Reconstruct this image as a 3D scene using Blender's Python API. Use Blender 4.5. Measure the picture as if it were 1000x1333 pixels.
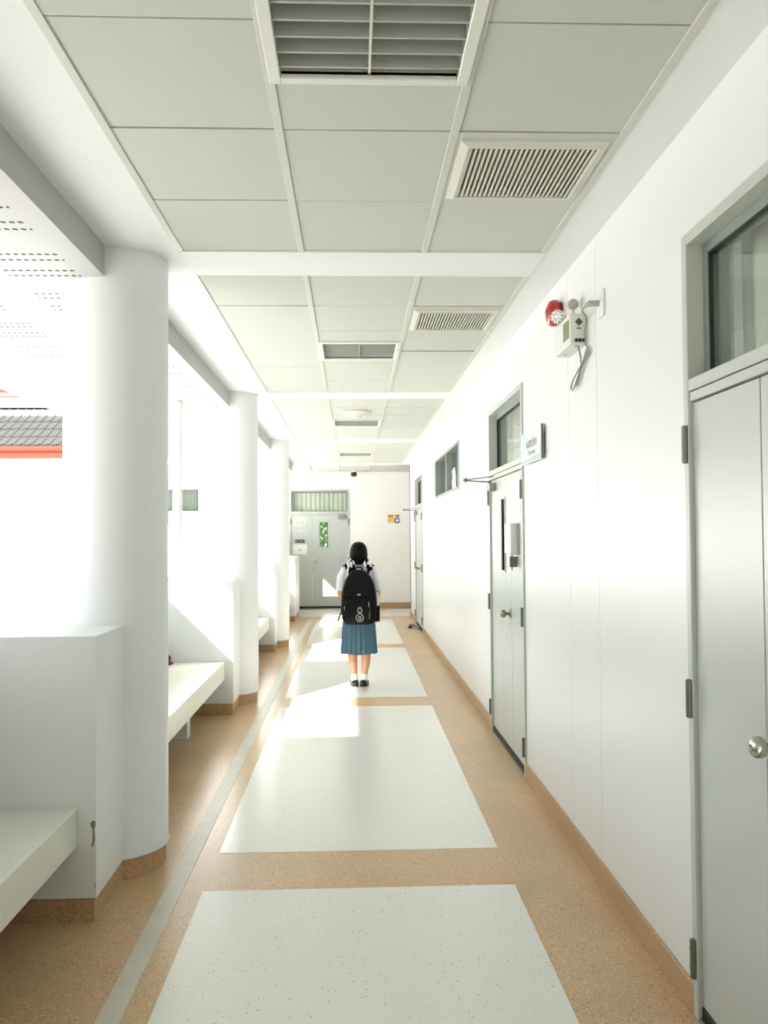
import bpy, bmesh, math, random
from mathutils import Vector, Matrix, Quaternion
random.seed(7)
for o in list(bpy.data.objects): bpy.data.objects.remove(o)
SC = bpy.context.scene
COL = SC.collection

# ------------------------------------------------------------------ camera
# X = right across the corridor, Y = along the corridor, Z = up; metres
EYE = 1.587
cam_data = bpy.data.cameras.new('camera'); cam = bpy.data.objects.new('camera', cam_data); COL.objects.link(cam)
cam_data.sensor_fit = 'VERTICAL'; cam_data.sensor_height = 24.0
cam_data.lens = 1102.5 * 24.0 / 1333.0
cam_data.clip_start = .05; cam_data.clip_end = 300
_p, _y, _r = 0.02653936, 0.03729984, -0.00725503
fwd = Vector((math.sin(_y), math.cos(_y), 0)); rgt = Vector((math.cos(_y), -math.sin(_y), 0)); upv = Vector((0, 0, 1))
F = fwd * math.cos(_p) + upv * math.sin(_p); U2 = upv * math.cos(_p) - fwd * math.sin(_p)
Rv = rgt * math.cos(_r) + U2 * math.sin(_r); Uv = U2 * math.cos(_r) - rgt * math.sin(_r)
m = Matrix((Rv, Uv, -F)).transposed().to_4x4(); m.translation = (0, 0, EYE)
cam.matrix_world = m
SC.camera = cam

# ------------------------------------------------------------------ light
world = bpy.data.worlds.new('world'); SC.world = world; world.use_nodes = True
bg = world.node_tree.nodes['Background']
bg.inputs[0].default_value = (.88, .95, 1.0, 1); bg.inputs[1].default_value = 1.25
sun_d = bpy.data.lights.new('sun', 'SUN'); sun = bpy.data.objects.new('sun', sun_d); COL.objects.link(sun)
SUN_DIR = Vector((1, 1.548, -.977)).normalized()
sun.rotation_euler = SUN_DIR.to_track_quat('-Z', 'Y').to_euler()
sun.location = (-20, -30, 25)
sun_d.energy = 14; sun_d.angle = math.radians(.8); sun_d.color = (1, .985, .965)
vs = SC.view_settings
vs.view_transform = 'Standard'; vs.look = 'None'; vs.gamma = 1; vs.use_curve_mapping = False
vs.exposure = 1.28

# ------------------------------------------------------------------ helpers
def srgb(r, g, b):
    f = lambda c: (c / 255 / 12.92) if c / 255 <= .04045 else ((c / 255 + .055) / 1.055) ** 2.4
    return (f(r), f(g), f(b), 1)

MATS = {}
def mat(name, col, rough=.5, metal=0, spec=.5, var=0, vscale=6, bump=0, bscale=60, alpha=None, coat=0):
    """principled material with gentle procedural variation of colour and relief"""
    if name in MATS: return MATS[name]
    mt = bpy.data.materials.new(name); mt.use_nodes = True
    nt = mt.node_tree; b = nt.nodes['Principled BSDF']
    c = srgb(*col)
    b.inputs['Base Color'].default_value = c
    b.inputs['Roughness'].default_value = rough; b.inputs['Metallic'].default_value = metal
    b.inputs['Specular IOR Level'].default_value = spec
    b.inputs['Coat Weight'].default_value = coat
    tc = nt.nodes.new('ShaderNodeTexCoord')
    if var:
        n = nt.nodes.new('ShaderNodeTexNoise'); n.inputs['Scale'].default_value = vscale; n.inputs['Detail'].default_value = 4
        nt.links.new(tc.outputs['Object'], n.inputs['Vector'])
        mx = nt.nodes.new('ShaderNodeMix'); mx.data_type = 'RGBA'
        mx.inputs[6].default_value = tuple(max(0, v * (1 - var)) for v in c[:3]) + (1,)
        mx.inputs[7].default_value = tuple(min(1, v * (1 + var)) for v in c[:3]) + (1,)
        nt.links.new(n.outputs['Fac'], mx.inputs[0]); nt.links.new(mx.outputs[2], b.inputs['Base Color'])
    if bump:
        n2 = nt.nodes.new('ShaderNodeTexNoise'); n2.inputs['Scale'].default_value = bscale; n2.inputs['Detail'].default_value = 3
        nt.links.new(tc.outputs['Object'], n2.inputs['Vector'])
        bp = nt.nodes.new('ShaderNodeBump'); bp.inputs['Strength'].default_value = bump; bp.inputs['Distance'].default_value = .01
        nt.links.new(n2.outputs['Fac'], bp.inputs['Height']); nt.links.new(bp.outputs[0], b.inputs['Normal'])
    MATS[name] = mt
    return mt

def terrazzo(name, base, chips, scale, rough, blotch=.06, chip_amt=.35, seam=None):
    """ground stone chips in a binder: voronoi cells pick a chip colour"""
    mt = bpy.data.materials.new(name); mt.use_nodes = True; nt = mt.node_tree; b = nt.nodes['Principled BSDF']
    N = nt.nodes.new; L = nt.links.new
    tc = N('ShaderNodeTexCoord')
    v = N('ShaderNodeTexVoronoi'); v.inputs['Scale'].default_value = scale; L(tc.outputs['Object'], v.inputs['Vector'])
    sx = N('ShaderNodeSeparateColor'); L(v.outputs['Color'], sx.inputs[0])
    cr = N('ShaderNodeValToRGB'); cr.color_ramp.interpolation = 'CONSTANT'
    els = cr.color_ramp.elements
    els[0].position = 0; els[0].color = srgb(*base)
    p = 1 - chip_amt
    els[1].position = p; els[1].color = srgb(*chips[0])
    for i, c in enumerate(chips[1:], 1):
        e = els.new(p + chip_amt * i / len(chips)); e.color = srgb(*c)
    L(sx.outputs[0], cr.inputs[0])
    # chips only fill the middle of their cell
    lt = N('ShaderNodeMath'); lt.operation = 'LESS_THAN'; lt.inputs[1].default_value = .38; L(v.outputs['Distance'], lt.inputs[0])
    mx = N('ShaderNodeMix'); mx.data_type = 'RGBA'; mx.inputs[6].default_value = srgb(*base)
    L(lt.outputs[0], mx.inputs[0]); L(cr.outputs[0], mx.inputs[7])
    n = N('ShaderNodeTexNoise'); n.inputs['Scale'].default_value = 1.7; n.inputs['Detail'].default_value = 6; L(tc.outputs['Object'], n.inputs['Vector'])
    mr = N('ShaderNodeMapRange'); mr.inputs[1].default_value = .3; mr.inputs[2].default_value = .7; mr.inputs[3].default_value = 1 - blotch; mr.inputs[4].default_value = 1 + blotch
    L(n.outputs['Fac'], mr.inputs[0])
    ml = N('ShaderNodeMix'); ml.data_type = 'RGBA'; ml.blend_type = 'MULTIPLY'; ml.inputs[0].default_value = 1
    L(mx.outputs[2], ml.inputs[6]); L(mr.outputs[0], ml.inputs[7])
    L(ml.outputs[2], b.inputs['Base Color'])
    b.inputs['Roughness'].default_value = rough
    return mt

def glass_mat(name, tint=(244, 247, 245), refl=.04):
    mt = bpy.data.materials.new(name); mt.use_nodes = True; nt = mt.node_tree
    for n in list(nt.nodes): nt.nodes.remove(n)
    N = nt.nodes.new; L = nt.links.new
    out = N('ShaderNodeOutputMaterial'); tr = N('ShaderNodeBsdfTransparent'); gl = N('ShaderNodeBsdfGlossy'); mx = N('ShaderNodeMixShader')
    tr.inputs[0].default_value = srgb(*tint); gl.inputs['Roughness'].default_value = .02; gl.inputs[0].default_value = (.9, .9, .9, 1)
    lw = N('ShaderNodeLayerWeight'); lw.inputs[0].default_value = .5
    pw = N('ShaderNodeMath'); pw.operation = 'POWER'; pw.inputs[1].default_value = 4.0; L(lw.outputs['Facing'], pw.inputs[0])
    ad = N('ShaderNodeMath'); ad.operation = 'MULTIPLY_ADD'; ad.inputs[1].default_value = .7; ad.inputs[2].default_value = refl; ad.use_clamp = True
    L(pw.outputs[0], ad.inputs[0]); L(ad.outputs[0], mx.inputs[0]); L(tr.outputs[0], mx.inputs[1]); L(gl.outputs[0], mx.inputs[2]); L(mx.outputs[0], out.inputs[0])
    return mt

M_WALL = mat('wall_paint', (234, 235, 234), .32, spec=.45, var=.012, vscale=2, bump=.03, bscale=18)
M_PLASTER = mat('plaster', (234, 237, 236), .55, var=.012, vscale=3, bump=.04, bscale=25)
M_COLUMN = mat('column_paint', (233, 236, 235), .42, var=.01, vscale=3, bump=.03, bscale=12)
M_TILE = mat('ceiling_board', (200, 203, 195), .8, var=.012, vscale=5, bump=.05, bscale=160)
M_TBAR = mat('ceiling_grid_metal', (204, 206, 198), .45)
M_DARK = mat('void_dark', (28, 29, 27), .9)
M_PLENUM = mat('plenum_concrete', (70, 70, 66), .9)
M_BROWN = terrazzo('brown_terrazzo', (204, 172, 130), [(222, 194, 154), (176, 142, 100), (156, 124, 84), (212, 182, 142), (234, 212, 178)], 110, .3, .09, .62)
M_PLINTH = terrazzo('brown_washed_plinth', (188, 156, 116), [(208, 180, 142), (158, 126, 88), (136, 106, 74), (198, 168, 130)], 110, .5, .1, .62)
M_WHITE_T = terrazzo('white_terrazzo', (236, 236, 228), [(224, 224, 215), (236, 237, 232), (227, 224, 212), (236, 237, 232), (222, 220, 208), (238, 238, 232), (214, 208, 192), (226, 224, 214), (150, 134, 108)], 130, .22, .012, .16)
M_BENCH = terrazzo('cream_terrazzo_bench', (226, 229, 216), [(220, 222, 208), (235, 236, 226), (214, 210, 192)], 110, .3, .02, .3)
M_STRIP = mat('grey_cement_strip', (206, 202, 186), .38, var=.16, vscale=7, bump=.08, bscale=50)
M_DOOR = mat('door_paint_sage_grey', (192, 197, 193), .3, var=.015, vscale=4)
M_DFRAME = mat('door_frame_paint', (192, 198, 190), .38)
M_ALU = mat('window_alu_grey', (142, 150, 144), .35, metal=.3)
M_HINGE = mat('hinge_steel', (112, 116, 106), .4, metal=.8)
M_STEEL = mat('brushed_steel', (190, 190, 182), .25, metal=1)
M_BRASSY = mat('antique_knob', (150, 146, 128), .3, metal=1)
M_RUBBER = mat('black_rubber', (32, 32, 30), .6)
M_GLASS = glass_mat('clear_glass')
def cloth(name, col):
    mt = mat(name, col, .85, bump=.1, bscale=220); nt = mt.node_tree
    b = nt.nodes['Principled BSDF']; out = nt.nodes['Material Output']
    t = nt.nodes.new('ShaderNodeBsdfTranslucent'); t.inputs[0].default_value = srgb(*col)
    mx = nt.nodes.new('ShaderNodeMixShader'); mx.inputs[0].default_value = .12
    nt.links.new(b.outputs[0], mx.inputs[1]); nt.links.new(t.outputs[0], mx.inputs[2]); nt.links.new(mx.outputs[0], out.inputs[0])
    return mt
M_CURTAIN = cloth('curtain_cloth', (236, 238, 222))
M_CURTAIN2 = cloth('pale_blind_cloth', (232, 234, 228))
M_LOUVRE = mat('satin_louvre', (168, 172, 166), .3)
M_REFLECT = mat('lamp_reflector', (196, 198, 192), .4)
M_LAMPFRAME = mat('lamp_frame', (224, 226, 218), .45)
M_TUBE = mat('tube_glass', (236, 238, 234), .3)
M_VENT = mat('vent_plastic', (212, 213, 200), .5)
M_VENTDARK = mat('vent_duct', (176, 172, 142), .9)
M_PVC = mat('white_pvc', (236, 237, 234), .35)
M_MINT = mat('mint_tape', (140, 226, 190), .5)
M_FACADE = mat('facade_paint', (232, 229, 223), .6, var=.015, vscale=1)
M_CONCRETE = mat('pale_concrete', (190, 188, 182), .8, var=.08, vscale=1.5, bump=.2, bscale=30)

def perforated():
    """white soffit board: blocks of small round holes, four rows to a block"""
    mt = bpy.data.materials.new('perforated_soffit'); mt.use_nodes = True; nt = mt.node_tree; b = nt.nodes['Principled BSDF']
    N = nt.nodes.new; L = nt.links.new
    b.inputs['Roughness'].default_value = .7
    tc = N('ShaderNodeTexCoord'); sp = N('ShaderNodeSeparateXYZ'); L(tc.outputs['Object'], sp.inputs[0])
    def mth(op, a, bb=None, c=None):
        n = N('ShaderNodeMath'); n.operation = op
        for i, q in enumerate((a, bb, c)):
            if q is None: continue
            if isinstance(q, (int, float)): n.inputs[i].default_value = q
            else: L(q, n.inputs[i])
        return n.outputs[0]
    X, Y = sp.outputs[0], sp.outputs[1]
    # block masks
    xa = mth('MULTIPLY', mth('ADD', X, 1.255), -1.0)              # distance outwards from first hole column
    xm = mth('FLOORED_MODULO', xa, .57)
    in_x = mth('MULTIPLY', mth('LESS_THAN', xm, .33), mth('GREATER_THAN', xa, 0))
    ym = mth('FLOORED_MODULO', mth('SUBTRACT', Y, 3.02), .60)
    pair = mth('FLOORED_MODULO', ym, .225)
    in_y = mth('MULTIPLY', mth('LESS_THAN', ym, .40), mth('LESS_THAN', pair, .15))
    # staggered rows .078 apart, holes .033 apart
    row = mth('FLOOR', mth('DIVIDE', pair, .075))
    ry = mth('SUBTRACT', mth('FLOORED_MODULO', pair, .075), .0375)
    hx = mth('SUBTRACT', mth('FLOORED_MODULO', mth('ADD', xa, mth('MULTIPLY', row, .0165)), .033), .0165)
    d2 = mth('ADD', mth('MULTIPLY', hx, hx), mth('MULTIPLY', ry, ry))
    hole = mth('LESS_THAN', d2, .0115 ** 2)
    fac = mth('MULTIPLY', mth('MULTIPLY', in_x, in_y), hole)
    mx = N('ShaderNodeMix'); mx.data_type = 'RGBA'; mx.inputs[6].default_value = srgb(182, 182, 180); mx.inputs[7].default_value = srgb(22, 22, 20)
    L(fac, mx.inputs[0]); L(mx.outputs[2], b.inputs['Base Color'])
    return mt
M_PERF = perforated()

class MB:
    """collects closed shapes into one mesh"""
    def __init__(s, T=None): s.v = []; s.f = []; s.T = T
    def _add(s, vs, fs):
        n = len(s.v)
        if s.T: vs = [s.T(*p) for p in vs]
        s.v += [tuple(p) for p in vs]; s.f += [tuple(i + n for i in f) for f in fs]
        return s
    def box(s, x0, x1, y0, y1, z0, z1):
        vs = [(x, y, z) for x in (x0, x1) for y in (y0, y1) for z in (z0, z1)]
        return s._add(vs, [(0, 1, 3, 2), (4, 6, 7, 5), (0, 4, 5, 1), (2, 3, 7, 6), (0, 2, 6, 4), (1, 5, 7, 3)])
    def loft(s, rings, cap=True, closed=False):
        n = len(rings[0]); vs = [p for r in rings for p in r]; fs = []
        R = len(rings)
        for i in range(R - 1 + (1 if closed else 0)):
            a = i * n; b = ((i + 1) % R) * n
            for j in range(n):
                k = (j + 1) % n; fs.append((a + j, a + k, b + k, b + j))
        if cap and not closed:
            fs.append(tuple(range(n))[::-1]); fs.append(tuple((R - 1) * n + j for j in range(n)))
        return s._add(vs, fs)
    def prism(s, poly, axis, a, b):
        """poly of 2-D points extruded along axis from a to b"""
        def P(p, t): return {'X': (t, p[0], p[1]), 'Y': (p[0], t, p[1]), 'Z': (p[0], p[1], t)}[axis]
        return s.loft([[P(p, a) for p in poly], [P(p, b) for p in poly]])
    def cyl(s, p0, p1, r0, r1=None, n=16):
        return s.tube([p0, p1], [r0, r0 if r1 is None else r1], n)
    def tube(s, pts, rad, n=10, cap=True, flat=None, upref=None, rounded=False):
        """swept tube; flat=(a,b) scales the section; rounded adds small end rings"""
        pts = [Vector(p) for p in pts]
        if not hasattr(rad, '__len__'): rad = [rad] * len(pts)
        rad = list(rad)
        if rounded:
            d0 = (pts[0] - pts[1]).normalized(); d1 = (pts[-1] - pts[-2]).normalized(); r0, r1 = rad[0], rad[-1]
            pts = [pts[0] + d0 * r0 * .95, pts[0] + d0 * r0 * .6] + pts + [pts[-1] + d1 * r1 * .6, pts[-1] + d1 * r1 * .95]
            rad = [r0 * .25, r0 * .78] + rad + [r1 * .78, r1 * .25]
        rings = []; nrm = None
        for i, p in enumerate(pts):
            t = (pts[min(i + 1, len(pts) - 1)] - pts[max(i - 1, 0)]).normalized()
            if nrm is None:
                a = Vector(upref) if upref else (Vector((0, 0, 1)) if abs(t.z) < .9 else Vector((1, 0, 0)))
                nrm = (a - t * a.dot(t)).normalized()
            else:
                a = Vector(upref) if upref else nrm
                q = a - t * a.dot(t)
                nrm = q.normalized() if q.length > 1e-6 else nrm
            bn = t.cross(nrm)
            fa, fb = flat or (1, 1)
            rings.append([p + nrm * math.cos(2 * math.pi * j / n) * rad[i] * fa + bn * math.sin(2 * math.pi * j / n) * rad[i] * fb for j in range(n)])
        return s.loft(rings, cap)
    def ell(s, c, r, nu=16, nv=10):
        rings = []
        for i in range(1, nv):
            ph = math.pi * i / nv
            rings.append([(c[0] + r[0] * math.sin(ph) * math.cos(2 * math.pi * j / nu), c[1] + r[1] * math.sin(ph) * math.sin(2 * math.pi * j / nu), c[2] - r[2] * math.cos(ph)) for j in range(nu)])
        return s.loft(rings)
    def lathe(s, prof, c, axis='Z', n=24):
        """prof: (radius, height) list turned round an axis through c"""
        rings = []
        for r, h in prof:
            ring = []
            for j in range(n):
                a = 2 * math.pi * j / n; u, v = r * math.cos(a), r * math.sin(a)
                ring.append({'Z': (c[0] + u, c[1] + v, c[2] + h), 'X': (c[0] + h, c[1] + u, c[2] + v), 'Y': (c[0] + u, c[1] + h, c[2] + v)}[axis])
            rings.append(ring)
        return s.loft(rings)
    def mesh(s, name, material, off=(0, 0, 0), smooth=False, bevel=0, seg=2):
        me = bpy.data.meshes.new(name)
        me.from_pydata([(p[0] - off[0], p[1] - off[1], p[2] - off[2]) for p in s.v], [], s.f)
        bm = bmesh.new(); bm.from_mesh(me)
        bmesh.ops.recalc_face_normals(bm, faces=bm.faces)
        if bevel:
            es = [e for e in bm.edges if len(e.link_faces) == 2 and e.calc_face_angle(0) > .5]
            bmesh.ops.bevel(bm, geom=es, offset=bevel, segments=seg, affect='EDGES', profile=.5, clamp_overlap=True)
        bm.to_mesh(me); bm.free()
        if smooth:
            me.polygons.foreach_set('use_smooth', [True] * len(me.polygons))
            if smooth != 'all':
                me.set_sharp_from_angle(angle=math.radians(38))
        if material: me.materials.append(material)
        return me
    def build(s, name, material, parent=None, smooth=False, bevel=0, seg=2, base=False):
        """link as ONE object; a child's coordinates are given relative to nothing (world) and stored relative to its root"""
        off = Vector((0, 0, 0))
        q = parent
        while q is not None: off += q.location; q = q.parent
        if base and parent is None:
            xs = [p[0] for p in s.v]; ys = [p[1] for p in s.v]; zs = [p[2] for p in s.v]
            off = Vector(((min(xs) + max(xs)) / 2, (min(ys) + max(ys)) / 2, min(zs)))
        o = bpy.data.objects.new(name, s.mesh(name, material, off, smooth, bevel, seg))
        COL.objects.link(o)
        if parent is not None: o.parent = parent
        elif base: o.location = off
        return o

def tag(o, label, cat=None, group=None):
    o['label'] = label
    if cat: o['category'] = cat
    if group: o['group'] = group
    return o
def struct(o, label=None):
    o['kind'] = 'structure'
    if label: o['label'] = label
    return o
def thing(name, loc, label=None, cat=None, group=None):
    o = bpy.data.objects.new(name, None); COL.objects.link(o); o.location = loc; o.empty_display_size = .1
    if label: tag(o, label, cat, group)
    return o
def copy_tree(o, parent=None):
    c = o.copy(); COL.objects.link(c); c.parent = parent
    for ch in list(o.children): copy_tree(ch, c)
    return c
def text_mesh(name, body, size, material, T, parent, depth=.0015, align='CENTER'):
    """lettering as flat raised geometry; T maps (right, up, out) to world"""
    cu = bpy.data.curves.new(name, 'FONT'); cu.body = body; cu.size = size; cu.align_x = align; cu.align_y = 'CENTER'; cu.extrude = depth / 2; cu.resolution_u = 3
    tmp = bpy.data.objects.new(name + '_tmp', cu); COL.objects.link(tmp)
    bpy.context.view_layer.update()
    dg = bpy.context.evaluated_depsgraph_get()
    me = bpy.data.meshes.new_from_object(tmp.evaluated_get(dg))
    bpy.data.objects.remove(tmp)
    off = Vector((0, 0, 0)); q = parent
    while q is not None: off += q.location; q = q.parent
    for v in me.vertices: v.co = Vector(T(v.co.x, v.co.y, v.co.z)) - off
    me.materials.clear(); me.materials.append(material)
    o = bpy.data.objects.new(name, me); COL.objects.link(o); o.parent = parent
    return o

# ------------------------------------------------------------------ dimensions
XW = 1.1215            # face of the right wall
YE = 18.35             # face of the end wall
ZC = 2.947             # ceiling
BAY = 4.02
XL, XT1, XT2, XR = -.824, -.239, .355, .945
Y0, Y1 = -8.0, 16.5    # corridor from behind the camera to the cross passage
COLX, COLR = -1.162, .2486
COLY = [.195 + BAY * k for k in range(-1, 5)]

# ------------------------------------------------------------------ floor
floor = struct(MB().box(-1.95, 3.6, Y0 - .3, YE + .2, -.25, 0).build('floor', M_BROWN), 'brown terrazzo corridor floor with white inlaid panels')
for k in range(-2, 3):
    a = 4.30 + BAY * k; b = a + 3.57
    MB().box(-.678, .724, a, b, -.05, .0015).build('floor_panel', M_WHITE_T, floor, bevel=.001, seg=1)
MB().box(-1.12, 1.6, 16.55, 18.1, -.05, .0015).build('floor_panel', M_WHITE_T, floor, bevel=.001, seg=1)
MB().box(-.852, -.77, Y0, 16.2, -.05, .0025).build('cement_strip', M_STRIP, floor, bevel=.001, seg=1)

# ------------------------------------------------------------------ right wall
D1 = (1.43, 2.785); D2 = (5.49, 6.86); D3 = (13.52, 15.03); W1 = (8.82, 11.36)
DTOP = 2.578
def wall_pieces(mb, spans, x0, x1):
    for (a, b, z0, z1) in spans: mb.box(x0, x1, a, b, z0, z1)
spans_core = [(Y0, D1[0], 0, 3.1), (D1[1], D2[0], 0, 3.1), (D2[1], W1[0], 0, 3.1), (W1[1], D3[0], 0, 3.1), (D3[1], Y1, 0, 3.1),
              (D1[0], D1[1], DTOP, 3.1), (D2[0], D2[1], DTOP, 3.1), (D3[0], D3[1], DTOP, 3.1), (W1[0], W1[1], 2.572, 3.1), (W1[0], W1[1], 0, 2.058)]
mb = MB(); wall_pieces(mb, spans_core, XW + .006, XW + .16)
wr = struct(mb.build('wall_right', M_WALL), 'white painted corridor wall with doors')
g = .0022
mb = MB(); skin = [(Y0, D1[0], 0, 3.1), (D1[1], 3.825 - g, 0, 3.1), (3.825 + g, 4.33 - g, 0, 3.1), (4.33 + g, D2[0], 0, 3.1)] + spans_core[2:]
wall_pieces(mb, skin, XW, XW + .006)
mb.build('wall_skin', M_WALL, wr)
bb = MB()
for a, b in ((Y0, D1[0]), (D1[1], D2[0]), (D2[1], D3[0]), (D3[1], Y1 + .012)):
    bb.box(XW - .012, XW + .01, a, b, 0, .1)
struct(bb.build('baseboard_right', M_PLINTH, bevel=.003, seg=1), 'brown terrazzo skirting along the right wall')
# classrooms behind the right wall
rm = MB().box(3.5, 3.65, Y0, Y1, 0, 1.0).box(3.5, 3.65, Y0, Y1, 2.5, 3.1).box(XW, 3.65, Y1 - .12, Y1, 0, 3.1).box(XW, 3.65, Y0 - .15, Y0, 0, 3.1)
for y in (7.8, 12.4, 3.4): rm.box(XW + .16, 3.5, y, y + .1, 0, 3.1)
for y in (Y0, -4.5, -1, 2.4, 5.3, 8.2, 11.0, 13.6, 15.9): rm.box(3.5, 3.65, y, y + .6, 1.0, 2.5)
struct(rm.build('wall_classroom', mat('classroom_paint', (205, 205, 198), .7)))
struct(MB().box(-1.3, 1.4, Y0 - .15, Y0, 0, 3.1).build('wall_back', M_WALL))

# ------------------------------------------------------------------ end wall
EW = (-1.357, -.06)    # door opening in the end wall
WIN2 = (-4.55, -3.28)
mb = MB()
for (a, b, z0, z1) in [(-12, WIN2[0], -.3, 4.3), (WIN2[0], WIN2[1], -.3, 2.09), (WIN2[0], WIN2[1], 2.62, 4.3), (WIN2[1], EW[0], -.3, 4.3), (EW[0], EW[1], DTOP, 4.3), (EW[1], 5, -.3, 4.3)]:
    mb.box(a, b, YE, YE + .15, z0, z1)
struct(mb.build('wall_end', mat('end_wall_paint', (246, 243, 237), .5, var=.012, vscale=1)), 'cream white wall closing the end of the corridor')
struct(MB().box(-12, EW[0], YE - .012, YE, 0, .12).box(EW[1], 3.6, YE - .012, YE, 0, .12).build('baseboard_end', M_PLINTH, bevel=.003, seg=1), 'brown terrazzo skirting along the end wall')
struct(MB().box(-1.72, -1.56, 16.93, YE, -.3, 1.62).build('wall_passage_sun_block', M_WALL))  # hidden low wall, added so no direct sun reaches the end door this way
struct(MB().box(4.9, 5.0, 16.3, YE + .1, -.3, 3.3).build('wall_passage', M_WALL))

# ------------------------------------------------------------------ ceiling
ceil = struct(MB().box(-1.15, 5.0, Y0 - .2, YE + .1, 3.12, 3.4).build('ceiling', M_PLENUM), 'white suspended ceiling of square boards')
tile_me = {}
def tile(x0, x1, y0, y1):
    key = (round(x1 - x0, 4), round(y1 - y0, 4))
    if key not in tile_me:
        w, d = key
        tile_me[key] = MB().box(-w / 2, w / 2, -d / 2, d / 2, 0, .012).mesh('ceiling_tile', M_TILE, bevel=.0015, seg=1)
    o = bpy.data.objects.new('ceiling_tile', tile_me[key]); COL.objects.link(o); o.parent = ceil
    o.location = ((x0 + x1) / 2, (y0 + y1) / 2, ZC + .001 + random.uniform(-.0012, .0015))
    o.rotation_euler = (random.uniform(-.004, .004), random.uniform(-.0025, .0025), 0)
lamps, vents = [], []
G = .0035; TB = .0105
for k in range(-3, 4):
    b0 = .385 + BAY * k; b1 = b0 + BAY - .37
    row = (b1 - b0) / 6
    mid = (b0 + b1) / 2
    for c, (x0, x1) in enumerate(((XL + .022, XT1 - TB), (XT1 + TB, XT2 - TB), (XT2 + TB, XR - .022))):
        for r in range(6):
            ya, yb = b0 + row * r, b0 + row * (r + 1)
            if c == 1 and r == 2: yb = mid - .3
            if c == 1 and r == 3: ya = mid + .3
            if c == 2 and ((k == 0 and r == 4) or (k == 1 and r == 1)):
                vents.append(((x0 + x1) / 2, (ya + yb) / 2, row)); continue
            ga = .045 if (c == 2 and k == 1 and r == 3) else G
            if k >= -1: tile(x0 + .001, x1 - .001, ya + ga, yb - G)
            else: tile(x0 + .001, x1 - .001, ya + G, yb - G)
    for x in (XT1, XT2):
        MB().box(x - TB - .004, x + TB + .004, b0, b1, ZC - .004, ZC + .03).build('grid_bar', M_TBAR, ceil, bevel=.001, seg=1)
    MB().box(XL - .002, XL + .026, b0, b1, ZC - .004, ZC + .03).build('edge_trim', M_TBAR, ceil, bevel=.001, seg=1)
    MB().box(XR - .026, XR + .002, b0, b1, ZC - .004, ZC + .03).build('edge_trim', M_TBAR, ceil, bevel=.001, seg=1)
    MB().box(XL, XR, b0 - .37, b0, ZC - .006, 3.14).build('cross_beam', M_PLASTER, ceil, bevel=.004)
    lamps.append(mid)
MB().box(XL, XR, .385 + BAY * 4 - .37, Y1, ZC - .006, 3.14).build('cross_beam', M_PLASTER, ceil, bevel=.004)
MB().box(XR, XW + .02, Y0, Y1, ZC, 3.14).build('plaster_border', M_PLASTER, ceil)
MB().box(-1.15, XL, Y0, Y1, ZC, 3.14).build('plaster_border', M_PLASTER, ceil)
# cross passage ceiling: same boards beyond the last beam
for i in range(-8, 7):
    for j in range(3):
        x0 = XT1 + .6 * i; tile(x0 + .012, x0 + .588, Y1 + .02 + .606 * j, Y1 + .02 + .606 * (j + 1) - .007)
MB().box(-5.1, 5.0, Y1, YE, ZC + .02, ZC + .05).build('ceiling_backing', M_PLASTER, ceil)

# walkway roof outside the columns, with perforated soffit
sof = struct(MB().box(-2.87, -1.15, Y0, Y1 - .1, 2.8, 3.4).build('ceiling_walkway', M_PERF), 'white perforated soffit of the roof outside the columns')

# ------------------------------------------------------------------ columns, piers, parapet, benches
n = 48
for k, cy in enumerate(COLY):
    lab = {1: 'round white column with low pier beside the photographer', 2: 'thick round white column with chipped grey paint on its low pier', 3: 'round white column with a sunlit low pier and a white downpipe on it',
           4: 'round white column between the sunlit pier and the end door', 5: 'low white pier without a column, beside the end door'}.get(k, 'round white column with low pier behind the photographer')
    c = thing('pier' if k == 5 else 'column', (COLX, cy, 0), lab, 'pier' if k == 5 else 'column', None if k == 5 else 'columns along the corridor')
    prof = [(COLR + .006, .098), (COLR + .006, .103), (COLR, .118), (COLR, 2.947)]
    if k < 5: MB().lathe(prof, (COLX, cy, 0), 'Z', n).build('shaft', M_COLUMN, c, smooth=True)
    if k < 5: MB().lathe([(COLR - .012, 0), (COLR - .012, .1)], (COLX, cy, 0), 'Z', n).build('plinth', M_PLINTH, c, smooth=True)
    a, b = cy - .65, cy + .65
    MB().box(-1.86, -1.062, a, b, .1, 1.175).build('low_pier', M_COLUMN, c, bevel=.004)
    MB().box(-1.85, -1.072, a + .01, b - .01, 0, .102).build('pier_plinth', M_PLINTH, c)
    if k == 2:
        poly = [(-1.080, .415), (-1.072, .418), (-1.066, .41), (-1.067, .395), (-1.072, .385), (-1.070, .36), (-1.069, .34), (-1.073, .318), (-1.08, .308), (-1.083, .318), (-1.078, .335), (-1.077, .36), (-1.079, .385), (-1.086, .395), (-1.087, .407)]
        MB().prism(poly, 'Y', a - .0006, a + .003).build('paint_chip', mat('bare_render', (128, 132, 124), .9), c)
        MB().prism([(-1.07, .16), (-1.066, .163), (-1.066, .143), (-1.069, .14)], 'Y', a - .0006, a + .003).build('paint_chip', MATS['bare_render'], c)
for a, b in [(COLY[k] + .652, COLY[k + 1] - .652) for k in range(5)]:
    struct(MB().box(-1.86, -1.706, a, b, -.3, 1.1).build('wall_left', M_COLUMN, bevel=.004), 'low white parapet behind the benches')
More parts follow.
